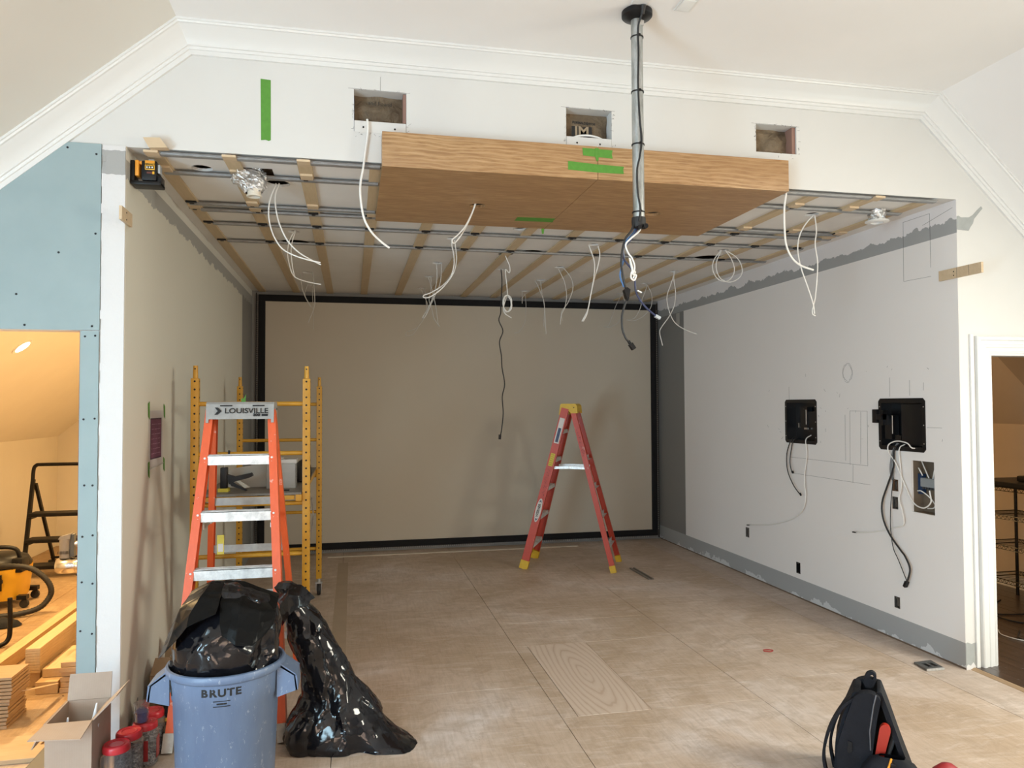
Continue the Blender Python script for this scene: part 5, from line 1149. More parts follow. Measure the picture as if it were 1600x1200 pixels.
t = thing('trash_bag', 'tall black trash bag slumped on the floor against the ladder', 'trash bag', (1.05,-.12,0))
rows = [(1.07,-.13,0.002,0.262,0.195),(1.06,-.13,0.03,0.268,0.200),(1.04,-.13,0.10,0.240,0.185),(1.03,-.125,0.17,0.205,0.17),(1.035,-.12,0.24,0.160,0.14),(1.00,-.11,0.34,0.132,0.12),(0.955,-.105,0.43,0.122,0.11),(0.915,-.10,0.52,0.112,0.105),(0.875,-.10,0.61,0.092,0.09),(0.838,-.10,0.69,0.068,0.075),(0.805,-.10,0.745,0.045,0.06),(0.80,-.10,0.775,0.060,0.05),(0.79,-.10,0.80,0.035,0.03)]
b = bag_surface(rows, 170, 0.014, 5.0, 0.085)
def corner(p):                                   # the flat corner pointing right along the floor
    p = Vector(p)
    if p.z < 0.16 and p.x > 1.15: f = (1-p.z/0.16)*min(1,(p.x-1.15)/0.14); p += Vector((0.10*f, -0.12*f, -p.z*0.65*f))
    p.z = max(p.z, 0.0015); return tuple(p)
b.v = [corner(p) for p in b.v]
b.build('filled_bag', bag_m, t, angle=28)
sheet_fold([[(0.74,-.13,0.73),(0.80,-.15,0.80),(0.86,-.13,0.785),(0.93,-.10,0.715)],
            [(0.765,-.18,0.70),(0.81,-.20,0.76),(0.86,-.18,0.745),(0.91,-.12,0.71)],
            [(0.78,-.19,0.60),(0.82,-.21,0.66),(0.86,-.195,0.69),(0.90,-.15,0.69)]], 16, 12, 0.004, 0.018, 1.0).build('gathered_neck', bag_m, t, angle=28)
bag_surface([(0.885,-.20,0.004,0.075,0.10),(0.875,-.20,0.06,0.085,0.105),(0.88,-.20,0.12,0.078,0.10),(0.905,-.19,0.18,0.055,0.08),(0.925,-.18,0.215,0.02,0.03)], 70, 0.01, 8.0, 0.06).build('side_bulge', bag_m, t, angle=28)

# ================================================================== CARTON, TUBES, JARS, SECOND CARTON, DRILL
card = NT('corrugated_cardboard'); _v = card.coord((1,1,1)); _w = card.node('ShaderNodeTexWave'); card.l.new(_v, _w.inputs['Vector']); _w.inputs['Scale'].default_value = 34; _w.inputs['Distortion'].default_value = 0.4; _w.bands_direction = 'X'
_c = card.mix(card.math('MULTIPLY', _w.outputs['Fac'], 0.10), card.ramp(card.noise(_v, 6, 4), [(0.3,(0.40,0.305,0.235)),(0.7,(0.46,0.36,0.285))]), (0.34,0.25,0.19))
card = card.out(_c, 0.8)
card_in = paint('cardboard_inside', (0.33,0.22,0.12), 0.85, 0.06, 12)
X0,X1,Y0,Y1,ZT = -0.140,0.040,-0.548,-0.292,0.36; e = 0.005
t = thing('cardboard_box', 'open cardboard carton with raised flaps at the doorway corner', 'cardboard box', ((X0+X1)/2,(Y0+Y1)/2,0))
MB().box(X0,X1,Y0,Y0+e,0,ZT).build('front_side', card, t, smooth=False)
MB().box(X0,X1,Y1-e,Y1,0,ZT).build('back_side', card, t, smooth=False)
MB().box(X0,X0+e,Y0+e,Y1-e,0,ZT).build('left_side', card, t, smooth=False)
MB().box(X1-e,X1,Y0+e,Y1-e,0,ZT).build('right_side', card, t, smooth=False)
MB().box(X0+e,X1-e,Y0+e,Y1-e,0.002,0.007).build('bottom', card_in, t, smooth=False)
def flap(pts, th=(0,0,0.0045)):
    q = [Vector(p) for p in pts]; n = (q[1]-q[0]).cross(q[2]-q[1]).normalized()*0.0045
    MB().add(q+[p+n for p in q], [(0,1,2,3),(7,6,5,4),(0,1,5,4),(1,2,6,5),(2,3,7,6),(3,0,4,7)]).build('flap', card, t, smooth=False)
flap([(X0,Y0,ZT),(X1,Y0,ZT),(X1-.003,Y0-.128,ZT-.022),(X0-.018,Y0-.125,ZT-.012)])
flap([(X0,Y1,ZT),(X1,Y1,ZT),(X1-.004,Y1+.03,ZT+.108),(X0,Y1+.03,ZT+.108)])
flap([(X1,Y0+.005,ZT),(X1,Y1-.005,ZT),(X1+.085,Y1-.03,ZT+.085),(X1+.085,Y0+.03,ZT+.085)])
flap([(X0,Y0+.005,ZT),(X0,Y1-.005,ZT),(X0-.055,Y1-.02,ZT-.11),(X0-.055,Y0+.02,ZT-.11)])
tube_m = paint('white_tube_plastic', (0.70,0.74,0.78), 0.35, 0.02, 10)
def caulk(label, x, y, z, lean):
    t = thing('caulk_tube', label, 'caulk tube', (x,y,z)); t.rotation_euler = lean
    MB().lathe([(0.0,0.0),(0.024,0.0),(0.024,0.21),(0.022,0.213),(0.018,0.215),(0.0,0.215)], n=20, cap=False).build('barrel', tube_m, t, local=True)
    MB().lathe([(0.010,0.215),(0.009,0.225),(0.0035,0.30),(0.0,0.301)], n=14, cap=False).build('nozzle', tube_m, t, local=True)
caulk('white caulk tube with long nozzle leaning in the carton', X1-.055,Y0+.085,0.105,(0.0,0.16,0))
caulk('white caulk tube standing deep in the carton with only its tip showing', X0+.05,Y0+.06,0.055,(-.03,0.05,0))
glass = NT('clear_jar_plastic'); glass = glass.out((0.92,0.90,0.92), 0.06, Transmission_Weight=0.9, IOR=1.15, Alpha=0.55)
red_lid = paint('red_lid_plastic', (0.52,0.025,0.035), 0.32, 0.05, 20)
beads = NT('screws_and_bits'); _v = beads.coord(); _vo = beads.node('ShaderNodeTexVoronoi'); beads.l.new(_v, _vo.inputs['Vector']); _vo.inputs['Scale'].default_value = 130
beads.bump(_vo.outputs['Distance'], 1.0, 0.01); beads = beads.out(beads.ramp(_vo.outputs['Color'], [(0.2,(0.16,0.15,0.15)),(0.8,(0.62,0.60,0.58))]), 0.35, 0.5)
def jar(label, x, y, h, r, fill, sq):
    t = thing('plastic_jar', label, 'jar', (x,y,0))
    rg = lambda z,rr,s_: sqring(x,y,z,rr,rr,32,s_)
    loft([rg(0.001,r*.94,sq),rg(0.008,r,sq),rg(h-.045,r,sq),rg(h-.034,r*.93,2.4),rg(h-.028,r*.90,2)]).build('jar_body', glass, t)
    m = loft([rg(0.006,r*.93,sq),rg(fill*.7,r*.95,sq),rg(fill,r*.9,sq),rg(fill+.012,r*.3,2)]); m.add([rg(0.006,r*.93,sq)[k] for k in range(32)],[tuple(range(32))]); m.build('contents', beads, t)
    MB().lathe([(0.0,h),(r*.80,h),(r*.86,h+.004),(r*.94,h),(r*.97,h-.006),(r*.97,h-.026),(r*.93,h-.028),(0.0,h-.028)], (x,y,0), 40, cap=False).build('lid', red_lid, t)
    MB().lathe([(r*.50,h+.0002),(r*.56,h+.003),(r*.62,h+.0002)], (x,y,0), 32, cap=False).build('lid_ring', red_lid, t)
jar('square clear jar with red lid nearest the carton front', 0.103,-.428,0.203,0.058,0.055,5.0)
jar('clear jar of screws with red lid second from the front', 0.120,-.302,0.203,0.057,0.13,3.5)
jar('clear jar with red label and red lid under the blue tub', 0.158,-.182,0.193,0.056,0.05,3.5)
jar('red-lidded jar farthest back beside the dark carton', 0.160,-.058,0.197,0.055,0.11,3.0)
t = thing('small_tub', 'small clear tub with blue contents on a red jar lid', 'tub', (0.145,-.19,0.1975))
MB().lathe([(0.026,0.001),(0.030,0.006),(0.034,0.085),(0.036,0.088)], (0.145,-.19,0.1975), 24, cap=False).build('cup', glass, t)
MB().lathe([(0.0,0.003),(0.026,0.003),(0.031,0.05),(0.0,0.052)], (0.145,-.19,0.1975), 24, cap=False).build('blue_contents', m_('blue_contents', paint, (0.05,0.06,0.22), 0.5, 0.3, 60), t)
MB().lathe([(0.036,0.0),(0.037,0.004),(0.0,0.014)], (0.145,-.19,0.1975+.086), 24, cap=False).build('bag_top', glass, t)
t = bpy.data.objects['plastic_jar.002']
MB().slab([(-.03,.03),(.03,.03),(.03,.125),(-.03,.125)],[],lambda a,b,c:(a*.9,-.0565-c,b),0.001).slab([(-.03,.03),(.03,.03),(.03,.125),(-.03,.125)],[],lambda a,b,c:(.0565+c,a*.9,b),0.001).build('jar_label', m_('red_print', paint, (0.32,0.02,0.02), 0.4), t, local=True, smooth=False)
t = thing('cardboard_box', 'dark open cardboard carton against the left wall behind the trash can', 'cardboard box', (0.12,0.55,0))
dcard = paint('dark_cardboard', (0.27,0.175,0.095), 0.85, 0.1, 10)  # darker brown card than the front carton
for a in ((0.035,0.235,0.40,0.405),(0.035,0.235,0.695,0.70)): MB().box(a[0],a[1],a[2],a[3],0,0.21).build('side', dcard, t, smooth=False)
for a in ((0.035,0.04),(0.23,0.235)): MB().box(a[0],a[1],0.405,0.695,0,0.21).build('side', dcard, t, smooth=False)
MB().box(0.04,0.23,0.405,0.695,0.001,0.006).build('bottom', dcard, t, smooth=False)
for q in ([(0.035,0.40,0.21),(0.235,0.40,0.21),(0.225,0.47,0.285),(0.045,0.47,0.285)], [(0.235,0.41,0.21),(0.235,0.69,0.21),(0.30,0.68,0.27),(0.30,0.42,0.27)], [(0.04,0.70,0.21),(0.23,0.70,0.21),(0.22,0.72,0.33),(0.05,0.72,0.33)]):
    q = [Vector(p) for p in q]; n = (q[1]-q[0]).cross(q[2]-q[1]).normalized()*0.004
    MB().add(q+[p+n for p in q], [(0,1,2,3),(7,6,5,4),(0,1,5,4),(1,2,6,5),(2,3,7,6),(3,0,4,7)]).build('flap', dcard, t, smooth=False)
text_part('printed_mark', 'BIO', 0.045, m_('brown_ink', paint, (0.05,0.03,0.02), 0.8), t, frame_mtx((0.095-.12,0.3995-.55,0.09),(1,0,0),(0,0,1)), 0.002)
MB().box(0.06,0.13,0.3990,0.3995,0.045,0.052).build('printed_line', MAT['brown_ink'], t, smooth=False)
t = thing('cordless_drill', 'black and yellow cordless drill on the floor by the ladder foot', 'drill', (0.16,0.27,0))
MB().cbox(0.100,0.215,0.235,0.305,0.002,0.055,0.008).build('battery', black_plastic, t)
MB().slab([(0.112,0.020),(0.20,0.030),(0.205,0.046),(0.115,0.040)], [], lambda a,b,c:(a,0.2325+c,b), 0.004).build('battery_stripe', yel, t, smooth=False)
MB().beam((0.160,0.27,0.05),(0.152,0.275,0.15),0.034,0.045,(1,0,0)).build('grip', black_plastic, t, smooth=False)
MB().cbox(0.115,0.215,0.245,0.305,0.145,0.205,0.012).build('motor_housing', yel, t)
MB().cyl((0.115,0.275,0.175),(0.085,0.275,0.175),0.022,0.014,14).build('chuck', black_plastic, t)
tag(MB().slab([(0.0,0.0),(0.16,0.0),(0.05,0.19)], [], lambda a,b,c:(0.008+b*.15+c,0.10+a,b+.002), 0.004).build('board_offcut', m_('grey_board', paint, (0.16,0.145,0.13), 0.7), smooth=False), 'grey triangular board offcut leaning on the left wall behind the jars', 'board')

# ================================================================== BACKPACK, FLOOR VENT
t = thing('backpack', 'open black tool backpack with orange zip on the floor', 'backpack', (3.40,-1.10,0), R(-38))
canvas = NT('black_canvas'); _v = canvas.coord(); canvas.bump(canvas.noise(_v, 260, 2), 0.4, 0.002); canvas = canvas.out(canvas.ramp(canvas.noise(_v, 12, 4), [(0.3,(0.004,0.0045,0.007)),(0.7,(0.009,0.010,0.015))]), 0.7, Specular_IOR_Level=0.25)
BYF, BYB = -1.17, -0.93
def rounded(poly, r=0.02, n=4):
    out = []; k = len(poly)
    for i in range(k):
        p0,p1,p2 = Vector(poly[i-1]),Vector(poly[i]),Vector(poly[(i+1)%k]); a = (p0-p1).normalized(); b = (p2-p1).normalized(); rr = min(r,(p0-p1).length*.45,(p2-p1).length*.45)
        s_,e_ = p1+a*rr, p1+b*rr
        for j in range(n+1):
            f = j/n; out.append(tuple((s_*(1-f)+p1*f)*(1-f)+(p1*(1-f)+e_*f)*f))
    return out
side = rounded([(3.235,0.0),(3.38,0.0),(3.385,0.15),(3.405,0.30),(3.425,0.40),(3.375,0.418),(3.318,0.40),(3.285,0.30),(3.245,0.17)], 0.03)
MB().slab(side, [], lambda a,b,c:(a,BYF+c,b), 0.05).build('near_side', canvas, t)
MB().slab(side, [], lambda a,b,c:(a,BYB-c,b), 0.05).build('far_side', canvas, t)
MB().slab(rounded([(3.225,0.0),(3.262,0.0),(3.275,0.17),(3.315,0.31),(3.345,0.405),(3.31,0.40),(3.27,0.30),(3.235,0.17)],.01), [], lambda a,b,c:(a,BYF+.03+c,b), 0.18).build('back_panel', canvas, t)
MB().slab(rounded([(3.405,0.415),(3.425,0.415),(3.455,0.33),(3.50,0.19),(3.56,0.02),(3.535,0.0),(3.485,0.17),(3.435,0.32)],.008), [], lambda a,b,c:(a,BYF+.035+c,b), 0.17).build('open_flap', canvas, t)
MB().box(3.26,3.52,BYF+.02,BYB-.02,0.0,0.03).build('base', canvas, t, smooth=False)
MB().slab([(3.36,0.02),(3.535,0.02),(3.49,0.17),(3.44,0.32),(3.415,0.405),(3.38,0.40)], [], lambda a,b,c:(a,BYB-.055+c,b), 0.004).build('lining', black_matte, t, smooth=False)
MB().tube([(3.404,BYF-.002,0.412),(3.392,BYF-.003,0.36),(3.376,BYF-.003,0.25),(3.378,BYF-.003,0.17)],0.003,6).build('zip_edge', m_('grey_piping', paint, (0.10,0.10,0.11), 0.4), t)
MB().slab(rounded([(3.36,0.405),(3.352,0.44),(3.368,0.475),(3.392,0.483),(3.408,0.468),(3.402,0.43),(3.388,0.405)],.012), [rounded([(3.383,0.448),(3.380,0.462),(3.390,0.468),(3.396,0.460),(3.393,0.447)],.004)], lambda a,b,c:(a,-1.08+c,b), 0.03).build('grab_handle', canvas, t)
for k,(dx,y) in enumerate(((0.0,-1.135),(0.022,-1.0))):
    pth = smooth_path([(3.325,y,0.385),(3.27+dx,y-.005,0.335),(3.222+dx,y-.01,0.25),(3.196+dx,y-.01,0.17),(3.186+dx,y,0.09),(3.20+dx,y,0.0)],6)
    s_ = MB()
    for a,b in zip(pth,pth[1:]): s_.beam(a,b,0.05,0.012,(0,1,0))
    s_.build('shoulder_strap', canvas, t)
pk = loft([sqring(3.46,-1.205,z,hx,hy,28,3.0) for z,hx,hy in ((0.0,0.125,0.06),(0.05,0.130,0.065),(0.11,0.118,0.06),(0.15,0.09,0.045),(0.172,0.05,0.02))]); pk.build('front_pocket', canvas, t, angle=60)
MB().tube(smooth_path([(3.405,-1.272,0.02),(3.412,-1.274,0.06),(3.430,-1.268,0.11),(3.448,-1.253,0.148),(3.458,-1.228,0.172)],6),0.0045,6).build('orange_zip', m_('orange_plastic', paint), t)
MB().cbox(3.455,3.475,-1.255,-1.24,0.148,0.162,0.003).build('zip_pull', black_plastic, t)
MB().slab(rounded([(3.285,0.14),(3.305,0.15),(3.305,0.19),(3.288,0.195)],.004), [], lambda a,b,c:(a,BYF-.006+c,b), 0.006).build('buckle', black_plastic, t)
t = thing('hand_tool', 'red handled tool sticking out of the backpack', 'tool', (3.40,-1.10,0), R(-38))
MB().slab(rounded([(3.395,0.07),(3.422,0.06),(3.472,0.265),(3.462,0.285),(3.442,0.288),(3.428,0.272)],.01), [], lambda a,b,c:(a-.012,-1.165+c,b), 0.026).build('handle', m_('red_handle', paint, (0.42,0.03,0.015), 0.4), t)
t = thing('hand_tool', 'grey screwdriver standing in the backpack beside the red tool', 'tool', (3.40,-1.10,0), R(-38))
MB().cyl((3.43,-1.05,0.04),(3.470,-1.05,0.19),0.008,0.011,12).build('shaft', m_('grey_abs', paint), t)
MB().lathe([(0.0,-.012),(0.011,-.008),(0.013,0.004),(0.008,0.012),(0.0,0.014)], (3.472,-1.05,0.198), 12, cap=False).build('knob', m_('grey_abs', paint), t)
tag(MB().lathe([(0.0,0.0),(0.035,0.0),(0.05,0.02),(0.045,0.06),(0.02,0.085),(0.0,0.09)],(3.70,-1.17,0.0),20,cap=False,sx=1.4).build('red_pouch', m_('red_pouch', paint, (0.30,0.015,0.02), 0.5)), 'dark red pouch on the floor at the right of the backpack', 'pouch')
t = thing('floor_vent', 'grey metal floor vent in front of the right wall', 'vent', (4.74,0.10,0))
vm = metal('vent_metal', (0.22,0.22,0.21), 0.5)
MB().slab([(4.655,0.035),(4.785,0.035),(4.81,0.175),(4.675,0.165)], [rect(4.70,4.73,0.07,0.135), rect(4.745,4.775,0.07,0.135)], lambda a,b,c:(a,b,.001+c), 0.012).build('grille', vm, t, smooth=False)
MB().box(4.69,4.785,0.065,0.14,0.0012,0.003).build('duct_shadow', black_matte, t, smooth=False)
MB().box(4.655,4.785,0.030,0.0345,0.001,0.016).build('bright_edge', alum, t, smooth=False)
tag(MB().tube(smooth_path([(3.86,0.60,.004),(3.90,0.58,.004),(3.93,0.60,.004),(3.90,0.625,.004),(3.87,0.62,.004)],6),0.0035,6).build('wire_scrap', m_('red_wire', paint, (0.35,0.04,0.03), 0.5)), 'small red wire loop lying on the subfloor', 'wire')
tag(MB().box(3.905,3.925,2.72,3.22,0.0005,0.012).box(3.945,3.960,2.72,3.22,0.0005,0.012).box(3.925,3.945,2.72,3.22,0.0005,0.003).build('metal_track', m_('dull_track', paint, (0.20,0.17,0.14), 0.5), smooth=False), 'short metal track lying on the floor right of the red ladder', 'track')

# ================================================================== LEFT ATTIC ROOM
t = thing('recessed_light', 'lit recessed lamp in the sloped ceiling of the yellow side room', 'lamp', (-1.436,2.517,zl(-1.436)))
nrm = Vector((SL,0,-1)).normalized(); ex = Vector((1,0,SL)).normalized(); lm = frame_mtx((-1.436,2.50,zl(-1.436)), ex, (0,1,0))
if (lm.to_3x3() @ Vector((0,0,1))).z > 0: lm = frame_mtx((-1.436,2.50,zl(-1.436)), ex, (0,-1,0))
lamp_glow = glow('warm_lamp_glow', (1.0,0.62,0.25), 30.0)
MB().lathe([(0.062,0.001),(0.062,0.006),(0.085,0.006),(0.085,0.001)], n=28, cap=False).off((0,0,0)).xf(lm).build('trim_ring', trim_paint, t)
MB().lathe([(0.0,0.003),(0.062,0.003)], n=28, cap=False).xf(lm).build('lens', lamp_glow, t)
def warm_lamp(loc, power, size=0.12):
    d = bpy.data.lights.new('warm_lamp', 'AREA'); d.shape = 'DISK'; d.size = size; d.energy = power; d.color = (1.0,0.66,0.30); d.spread = R(170)
    o = bpy.data.objects.new('warm_lamp', d); COL.objects.link(o); o.location = loc; o.rotation_euler = nrm.to_track_quat('-Z','Y').to_euler(); return o
warm_lamp(Vector((-1.436,2.50,zl(-1.436)))+nrm*.012, 62)
warm_lamp(Vector((-1.40,0.75,zl(-1.40)))+nrm*.012, 52)
warm_lamp(Vector((-1.40,4.3,zl(-1.40)))+nrm*.012, 40)
for y in (0.75,4.3):
    t = thing('recessed_light', ('recessed lamp near the doorway above the lumber','recessed lamp at the far end of the side room')[y > 1], 'lamp', (-1.40,y,zl(-1.40)))
    l2 = lm.copy(); l2.translation = Vector((-1.40,y,zl(-1.40)))
    MB().lathe([(0.062,0.001),(0.062,0.006),(0.085,0.006),(0.085,0.001)], n=28, cap=False).xf(l2).build('trim_ring', trim_paint, t)
    MB().lathe([(0.0,0.003),(0.062,0.003)], n=28, cap=False).xf(l2).build('lens', lamp_glow, t)
# folding step stool
t = thing('folding_ladder', 'black folding step ladder with handrail in the yellow side room', 'ladder', (-1.82,4.5,0))
bs = paint('black_steel_tube', (0.006,0.005,0.005), 0.5, 0.1, 6, Specular_IOR_Level=0.25); xl_, xr_ = -2.075, -1.56
MB().tube(smooth_path([(xl_,4.42,0.86),(xl_+.005,4.43,1.04),(xl_+.03,4.43,1.092),(xl_+.09,4.43,1.10),(xr_-.09,4.43,1.10),(xr_-.03,4.43,1.092),(xr_,4.43,1.04),(xr_,4.42,0.86)],5),0.018,10).build('handrail', bs, t)
for x in (xl_,xr_):
    MB().beam((x,4.22,0.02),(x,4.44,0.95),0.030,0.045,(1,0,0)).build('front_leg', bs, t, smooth=False)
    MB().beam((x+.02 if x < -1.8 else x-.02,4.95,0.02),(x+.02 if x < -1.8 else x-.02,4.45,0.90),0.026,0.035,(1,0,0)).build('rear_leg', bs, t, smooth=False)
    for y in (4.22,4.95): MB().box(x-.025,x+.025,y-.03,y+.03,0.0,0.03).build('foot', black_rubber, t, smooth=False)
for z,y in ((0.10,4.22),(0.355,4.26),(0.605,4.33)):
    MB().cbox(xl_+.015,xr_-.015,y-.07,y+.13,z-.018,z+.018,0.008).box(xl_+.02,xl_+.05,y-.06,y+.08,z-.04,z-.018).build('tread', bs, t, smooth=False)
MB().beam((xl_,4.93,0.06),(xr_,4.93,0.06),0.02,0.02,(0,1,0)).build('rear_bar', bs, t, smooth=False)
# stick vacuum
t = thing('stick_vacuum', 'silver cordless stick vacuum standing behind the blue board', 'vacuum', (-0.70,1.52,0))
grey_m = paint('warm_grey_plastic', (0.17,0.16,0.16), 0.35); silver = metal('silver_bin', (0.66,0.65,0.64), 0.18, 0.08, 12)
MB().cyl((-0.775,1.52,0.672),(-0.775,1.52,0.80),0.034,0.036,24).build('handle_motor', grey_m, t)
MB().slab([(-0.811,0.80),(-0.739,0.80),(-0.735,0.835),(-0.80,0.818)], [], lambda a,b,c:(a,1.49+c,b), 0.06).build('motor_cap', grey_m, t, smooth=False)
for k in range(10): MB().box(-0.809+k*.0072,-0.806+k*.0072,1.484,1.486,0.702,0.722).build('vent_slot', black_matte, t, smooth=False)
MB().lathe([(0.0,-.07),(0.045,-.07),(0.052,-.06),(0.054,0.02),(0.05,0.03),(0.05,0.05),(0.055,0.055),(0.055,0.075),(0.0,0.075)], (-0.755,1.52,0.620), 28, 'X', cap=False).build('dust_bin', silver, t)
MB().box(-0.74,-0.715,1.50,1.54,0.68,0.83).build('grip', m_('dark_abs', paint), t, smooth=False)
MB().cyl((-0.715,1.52,0.765),(-0.66,1.52,0.765),0.018,0.018,14).build('neck', alum, t)
MB().cyl((-0.655,1.52,0.04),(-0.66,1.52,0.60),0.019,0.019,14).build('wand', m_('dark_abs', paint), t)
MB().cbox(-0.72,-0.52,1.47,1.57,0.0,0.05,0.01).build('floor_head', m_('dark_abs', paint), t)
# shop vacuum with hose
t = thing('shop_vacuum', 'yellow shop vacuum with black lid and caster in the side room', 'vacuum', (-1.82,3.12,0))
vy = paint('vacuum_yellow', (0.70,0.40,0.03), 0.4)
loft([sqring(-1.84,3.12,z,r_,r_,32,3.2) for z,r_ in ((0.075,0.205),(0.10,0.212),(0.30,0.232),(0.335,0.236))]).build('tank', vy, t)
MB().lathe([(0.0,0.335),(0.246,0.335),(0.250,0.36),(0.22,0.41),(0.14,0.44),(0.0,0.445)], (-1.84,3.12,0), 32, cap=False).build('motor_head', black_plastic, t)
MB().tube(smooth_path([(-1.99,3.02,0.42),(-1.96,3.0,0.50),(-1.80,2.98,0.515),(-1.66,3.0,0.495),(-1.63,3.02,0.40)],5),0.017,10).build('carry_handle', black_plastic, t)
MB().cbox(-1.67,-1.59,2.95,3.10,0.30,0.42,0.012).build('switch_box', black_plastic, t)
MB().box(-1.735,-1.715,2.876,2.892,0.17,0.30).cyl((-1.725,2.885,0.245),(-1.725,2.872,0.245),0.022,0.022,14).build('latch', black_plastic, t)
text_part('lettering', 'DEWALT', 0.045, black_matte, t, frame_mtx((-1.80-(-1.82),2.888-3.12,0.245),(1,0,0),(0,0,1)), 0.001)
for x,y in ((-1.585,2.98),(-1.95,2.92),(-1.63,3.32)):
    MB().box(x-.045,x+.03,y-.03,y+.03,0.075,0.11).build('caster_arm', black_plastic, t, smooth=False)
    MB().lathe([(0.0,-.014),(0.034,-.014),(0.037,0),(0.034,.014),(0.0,.014)], (x+.005,y,0.037), 16, 'Y', cap=False).build('caster_wheel', black_rubber, t)
hp = smooth_path([(-1.86,2.86,0.36),(-1.76,2.78,0.395),(-1.556,2.75,0.395),(-1.44,2.75,0.368),(-1.344,2.75,0.29),(-1.298,2.75,0.209),(-1.305,2.75,0.137),(-1.364,2.72,0.062),(-1.48,2.68,0.030),(-1.66,2.62,0.026),(-1.9,2.6,0.026)],10)
tag(MB().tube(hp, 0.022, 10, rads=[0.0235 if i%2 else 0.0205 for i in range(len(hp))]).build('vacuum_hose', black_rubber), 'ribbed black vacuum hose looping to the floor', 'hose')
crumple(loft([sqring(-1.60,2.52,z,hx,hy,24,2.2) for z,hx,hy in ((0.002,0.26,0.13),(0.03,0.24,0.11),(0.055,0.18,0.07),(0.062,0.06,0.03))]), 0.03, 9)
bgm = crumple(loft([sqring(-1.64,2.42,z,hx,hy,24,2.2) for z,hx,hy in ((0.004,0.26,0.10),(0.035,0.23,0.085),(0.06,0.16,0.05),(0.066,0.05,0.02))]), 0.02, 9)
bgm.v = [(p[0],p[1],max(p[2],0.001)) for p in bgm.v]; tag(bgm.build('black_sack', canvas), 'limp black sack lying under the vacuum hose', 'sack')
tag(MB().tube(smooth_path([(-1.256,1.90,0.336),(-1.253,1.90,0.12),(-1.262,1.89,0.045),(-1.30,1.85,0.018),(-1.42,1.75,0.016),(-1.6,1.6,0.016)],6),0.016,10).build('bent_tube', bs), 'bent black steel tube standing on the attic floor', 'tube')
# lumber
end_grain = wood('glued_end_grain', (0.40,0.25,0.12), (0.55,0.37,0.20), 'X', 3.0)
def board(label, x0,x1,y0,y1,z0,z1, n=1, mat=pine, name='timber_beam', cat='timber', yoff=0.0):
    t = thing(name, label, cat, ((x0+x1)/2,y0,z0)); random.seed(int(abs(x0*1000)+z0*100)); h = (z1-z0)/n
    for k in range(n):
        d = random.uniform(-yoff,yoff); MB().cbox(x0+abs(d)*.2,x1-abs(d)*.2,y0+d,y1+d,z0+k*h+.0006,z0+(k+1)*h-.0006,0.0012).build('lamination' if n > 1 else 'timber', mat, t, smooth=False)
    return t
board('long pale pine beam lying on the attic floor', -1.115,-1.035,0.62,3.4,0.001,0.088)
board('laminated beam with its square end showing on top of the pile', -0.796,-0.716,0.965,3.2,0.092,0.240, 9, pine)
board('short timber block under the laminated beam', -0.700,-0.580,0.855,1.38,0.001,0.072)
board('second timber block set back on the first one', -0.690,-0.575,0.93,1.38,0.0735,0.125)
for k in range(6): board('pale plank in the stack beside the blue board, number %s from the floor' % ('one','two','three','four','five','six')[k], -0.570+.004*(k%2),-0.470-.003*(k%3),0.85+.007*((k*5)%4),1.40,0.001+k*.0297,0.0295+k*.0297, 1, end_grain, 'plank', 'plank')
board('bearer board under the laminated beam', -0.86,-0.73,1.0,3.0,0.001,0.090)
for k in range(7): board('thin flooring board in the lower half of the pack, layer %s from the floor' % ('one','two','three','four','five','six','seven')[k], -0.90,-0.655+random.uniform(-.006,.006),0.375+k*.006,0.62,0.001+k*.018,0.0165+k*.018, 1, wood('flooring_%d' % k,(0.26,0.155,0.07),(0.40,0.25,0.125),'X') if k == 0 else bpy.data.materials['flooring_0'], 'flooring_board', 'board')
for k in range(7): board('thin flooring board in the upper half of the pack, layer %s from its base' % ('one','two','three','four','five','six','seven')[k], -0.90,-0.650+random.uniform(-.006,.006),0.40+k*.004,0.64,0.129+k*.018,0.1445+k*.018, 1, bpy.data.materials['flooring_0'], 'flooring_board', 'board')
tag(crumple(MB().slab([(0,0),(0.10,0.02),(0.22,0.30),(0.16,0.33),(0.08,0.12)],[],lambda a,b,c:(-0.632+a*.35,0.50+b,0.15+c-b*.25),0.003),0.01,6).build('torn_wrap', m_('brown_wrap', paint, (0.50,0.34,0.20), 0.7), smooth=False), 'torn brown wrapping hanging off the lumber pile', 'wrapping')
for k,(a,b,c,d) in enumerate(((-0.66,-0.40,0.115,0.25),(-0.70,-0.33,-0.06,0.09))): tag(MB().cbox(a,b,c,d,0.0005,0.010+k*.012,0.002).build('floor_offcut', wood('offcut_%d' % k,(0.38,0.25,0.13),(0.54,0.38,0.22),'X'), smooth=False), ('thin pale plywood offcut lying in the left doorway','pale plywood offcut on the floor beside the carton')[k], 'offcut')
tag(MB().cbox(-0.33,-0.20,-0.36,-0.02,0.0005,0.055,0.004).build('dark_case', m_('dark_abs', paint), smooth=False), 'low dark case half hidden behind the cardboard carton', 'case')

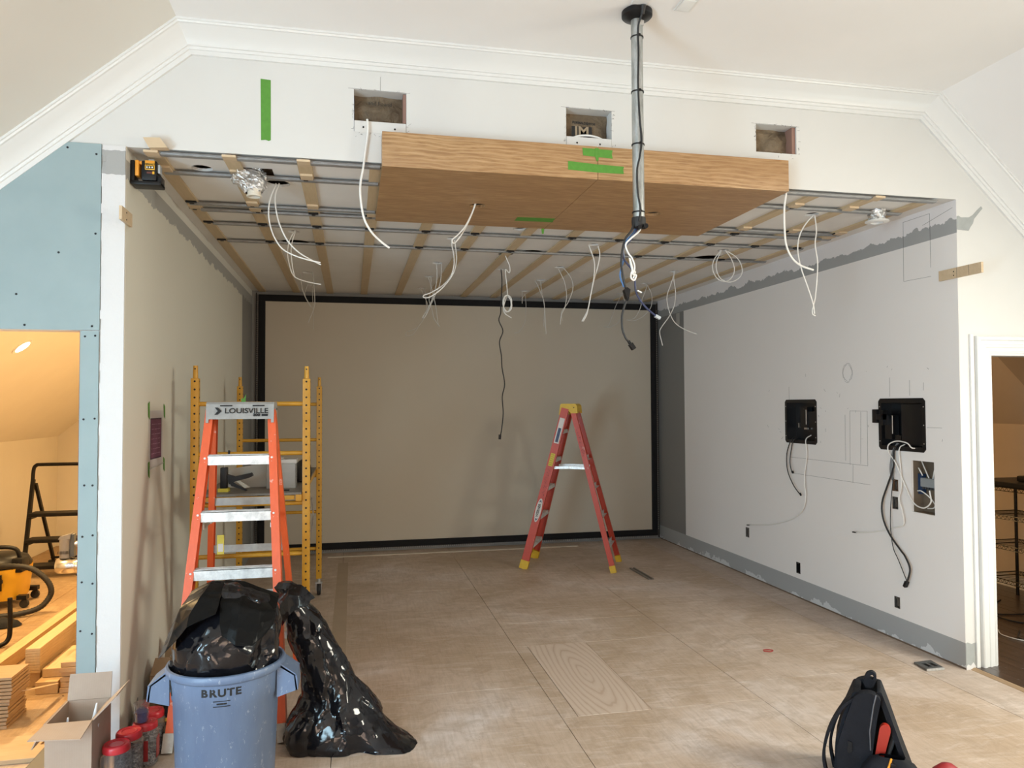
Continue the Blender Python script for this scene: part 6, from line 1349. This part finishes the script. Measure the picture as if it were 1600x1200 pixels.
# ================================================================== RIGHT CLOSET
t = thing('recessed_light', 'recessed lamp in the sloped closet ceiling', 'lamp', (5.9,2.6,zr(5.9)))
nr = Vector((SR,0,-1)).normalized(); rl = frame_mtx((5.9,2.6,zr(5.9)), Vector((1,0,SR)), (0,-1,0))
MB().lathe([(0.062,0.001),(0.062,0.006),(0.085,0.006),(0.085,0.001)], n=28, cap=False).xf(rl).build('trim_ring', trim_paint, t)
MB().lathe([(0.0,0.003),(0.062,0.003)], n=28, cap=False).xf(rl).build('lens', lamp_glow, t)
wl = warm_lamp(Vector((5.9,2.6,zr(5.9)))+nr*.012, 26); wl.rotation_euler = nr.to_track_quat('-Z','Y').to_euler()
t = thing('wire_shelf', 'black wire shelving rack inside the right doorway', 'shelf', (6.65,1.2,0))
bw = metal('black_chrome_wire', (0.05,0.045,0.04), 0.3); PXs = (6.42,6.80); PYs = (0.62,1.42)
for x in PXs:
    for y in PYs: MB().cyl((x,y,0.0),(x,y,0.989),0.013,0.013,12).build('post', bw, t)
for z in (0.22,0.50,0.75,0.985):
    s_ = MB()
    for y in PYs: s_.cyl((PXs[0],y,z),(PXs[1],y,z),0.004,0.004,6).cyl((PXs[0],y,z-.03),(PXs[1],y,z-.03),0.003,0.003,6)
    for x in PXs: s_.cyl((x,PYs[0],z),(x,PYs[1],z),0.004,0.004,6).cyl((x,PYs[0],z-.03),(x,PYs[1],z-.03),0.003,0.003,6)
    sh = s_.build('shelf_rim', bw, t)
    g = MB()
    for k in range(1,24): y = PYs[0]+(PYs[1]-PYs[0])*k/24; g.cyl((PXs[0],y,z+.003),(PXs[1],y,z+.003),0.002,0.002,5)
    for k in range(40):
        a = PYs[0]+(PYs[1]-PYs[0])*k/40; b2 = PYs[0]+(PYs[1]-PYs[0])*(k+1)/40
        for x in PXs: g.cyl((x,a,z-(.03 if k%2 else 0)),(x,b2,z-(0 if k%2 else .03)),0.0018,0.0018,5)
    g.build('shelf_wires', bw, t, kind='stuff')
tag(MB().cbox(6.38,6.84,0.60,1.44,0.991,1.035,0.006).build('equipment_tray', black_plastic, smooth=False), 'flat black equipment tray on top of the wire rack', 'tray')
t = thing('rack_device', 'small black device on the tray above the wire rack', 'device', (6.6,1.0,1.036)); MB().cbox(6.5,6.68,0.95,1.12,1.036,1.085,0.012).build('case', black_plastic, t); MB().cyl((6.55,0.949,1.06),(6.55,0.945,1.06),0.006,0.006,8).build('port', galv, t)
for k,pth in enumerate(([(6.5,1.3,.018),(6.2,1.1,.018),(6.05,0.8,.018),(6.3,0.55,.018),(6.6,0.6,.018)],[(5.9,0.55,.018),(5.75,0.40,.018),(5.85,0.25,.018),(6.1,0.35,.018),(6.4,0.30,.018)],[(6.6,0.95,.018),(6.3,0.9,.018),(6.0,1.0,.018),(5.8,1.2,.018)])):
    tag(MB().tube(smooth_path(pth,8),0.005,6).build('floor_cable', black_rubber), ('wide loop of black cable under the wire rack','small hook of black cable nearest the right doorway','black cable running across behind the other closet cables')[k], 'cable')
tag(MB().tube(smooth_path([(5.78,0.62,.017),(5.70,0.50,.017),(5.74,0.36,.017),(5.88,0.40,.017),(6.02,0.55,.017)],8),0.004,6).build('floor_cable', grey_cable), 'pale cable curl on the dark closet floor', 'cable')

for o in bpy.data.objects:
    if '_o' in o: del o['_o']
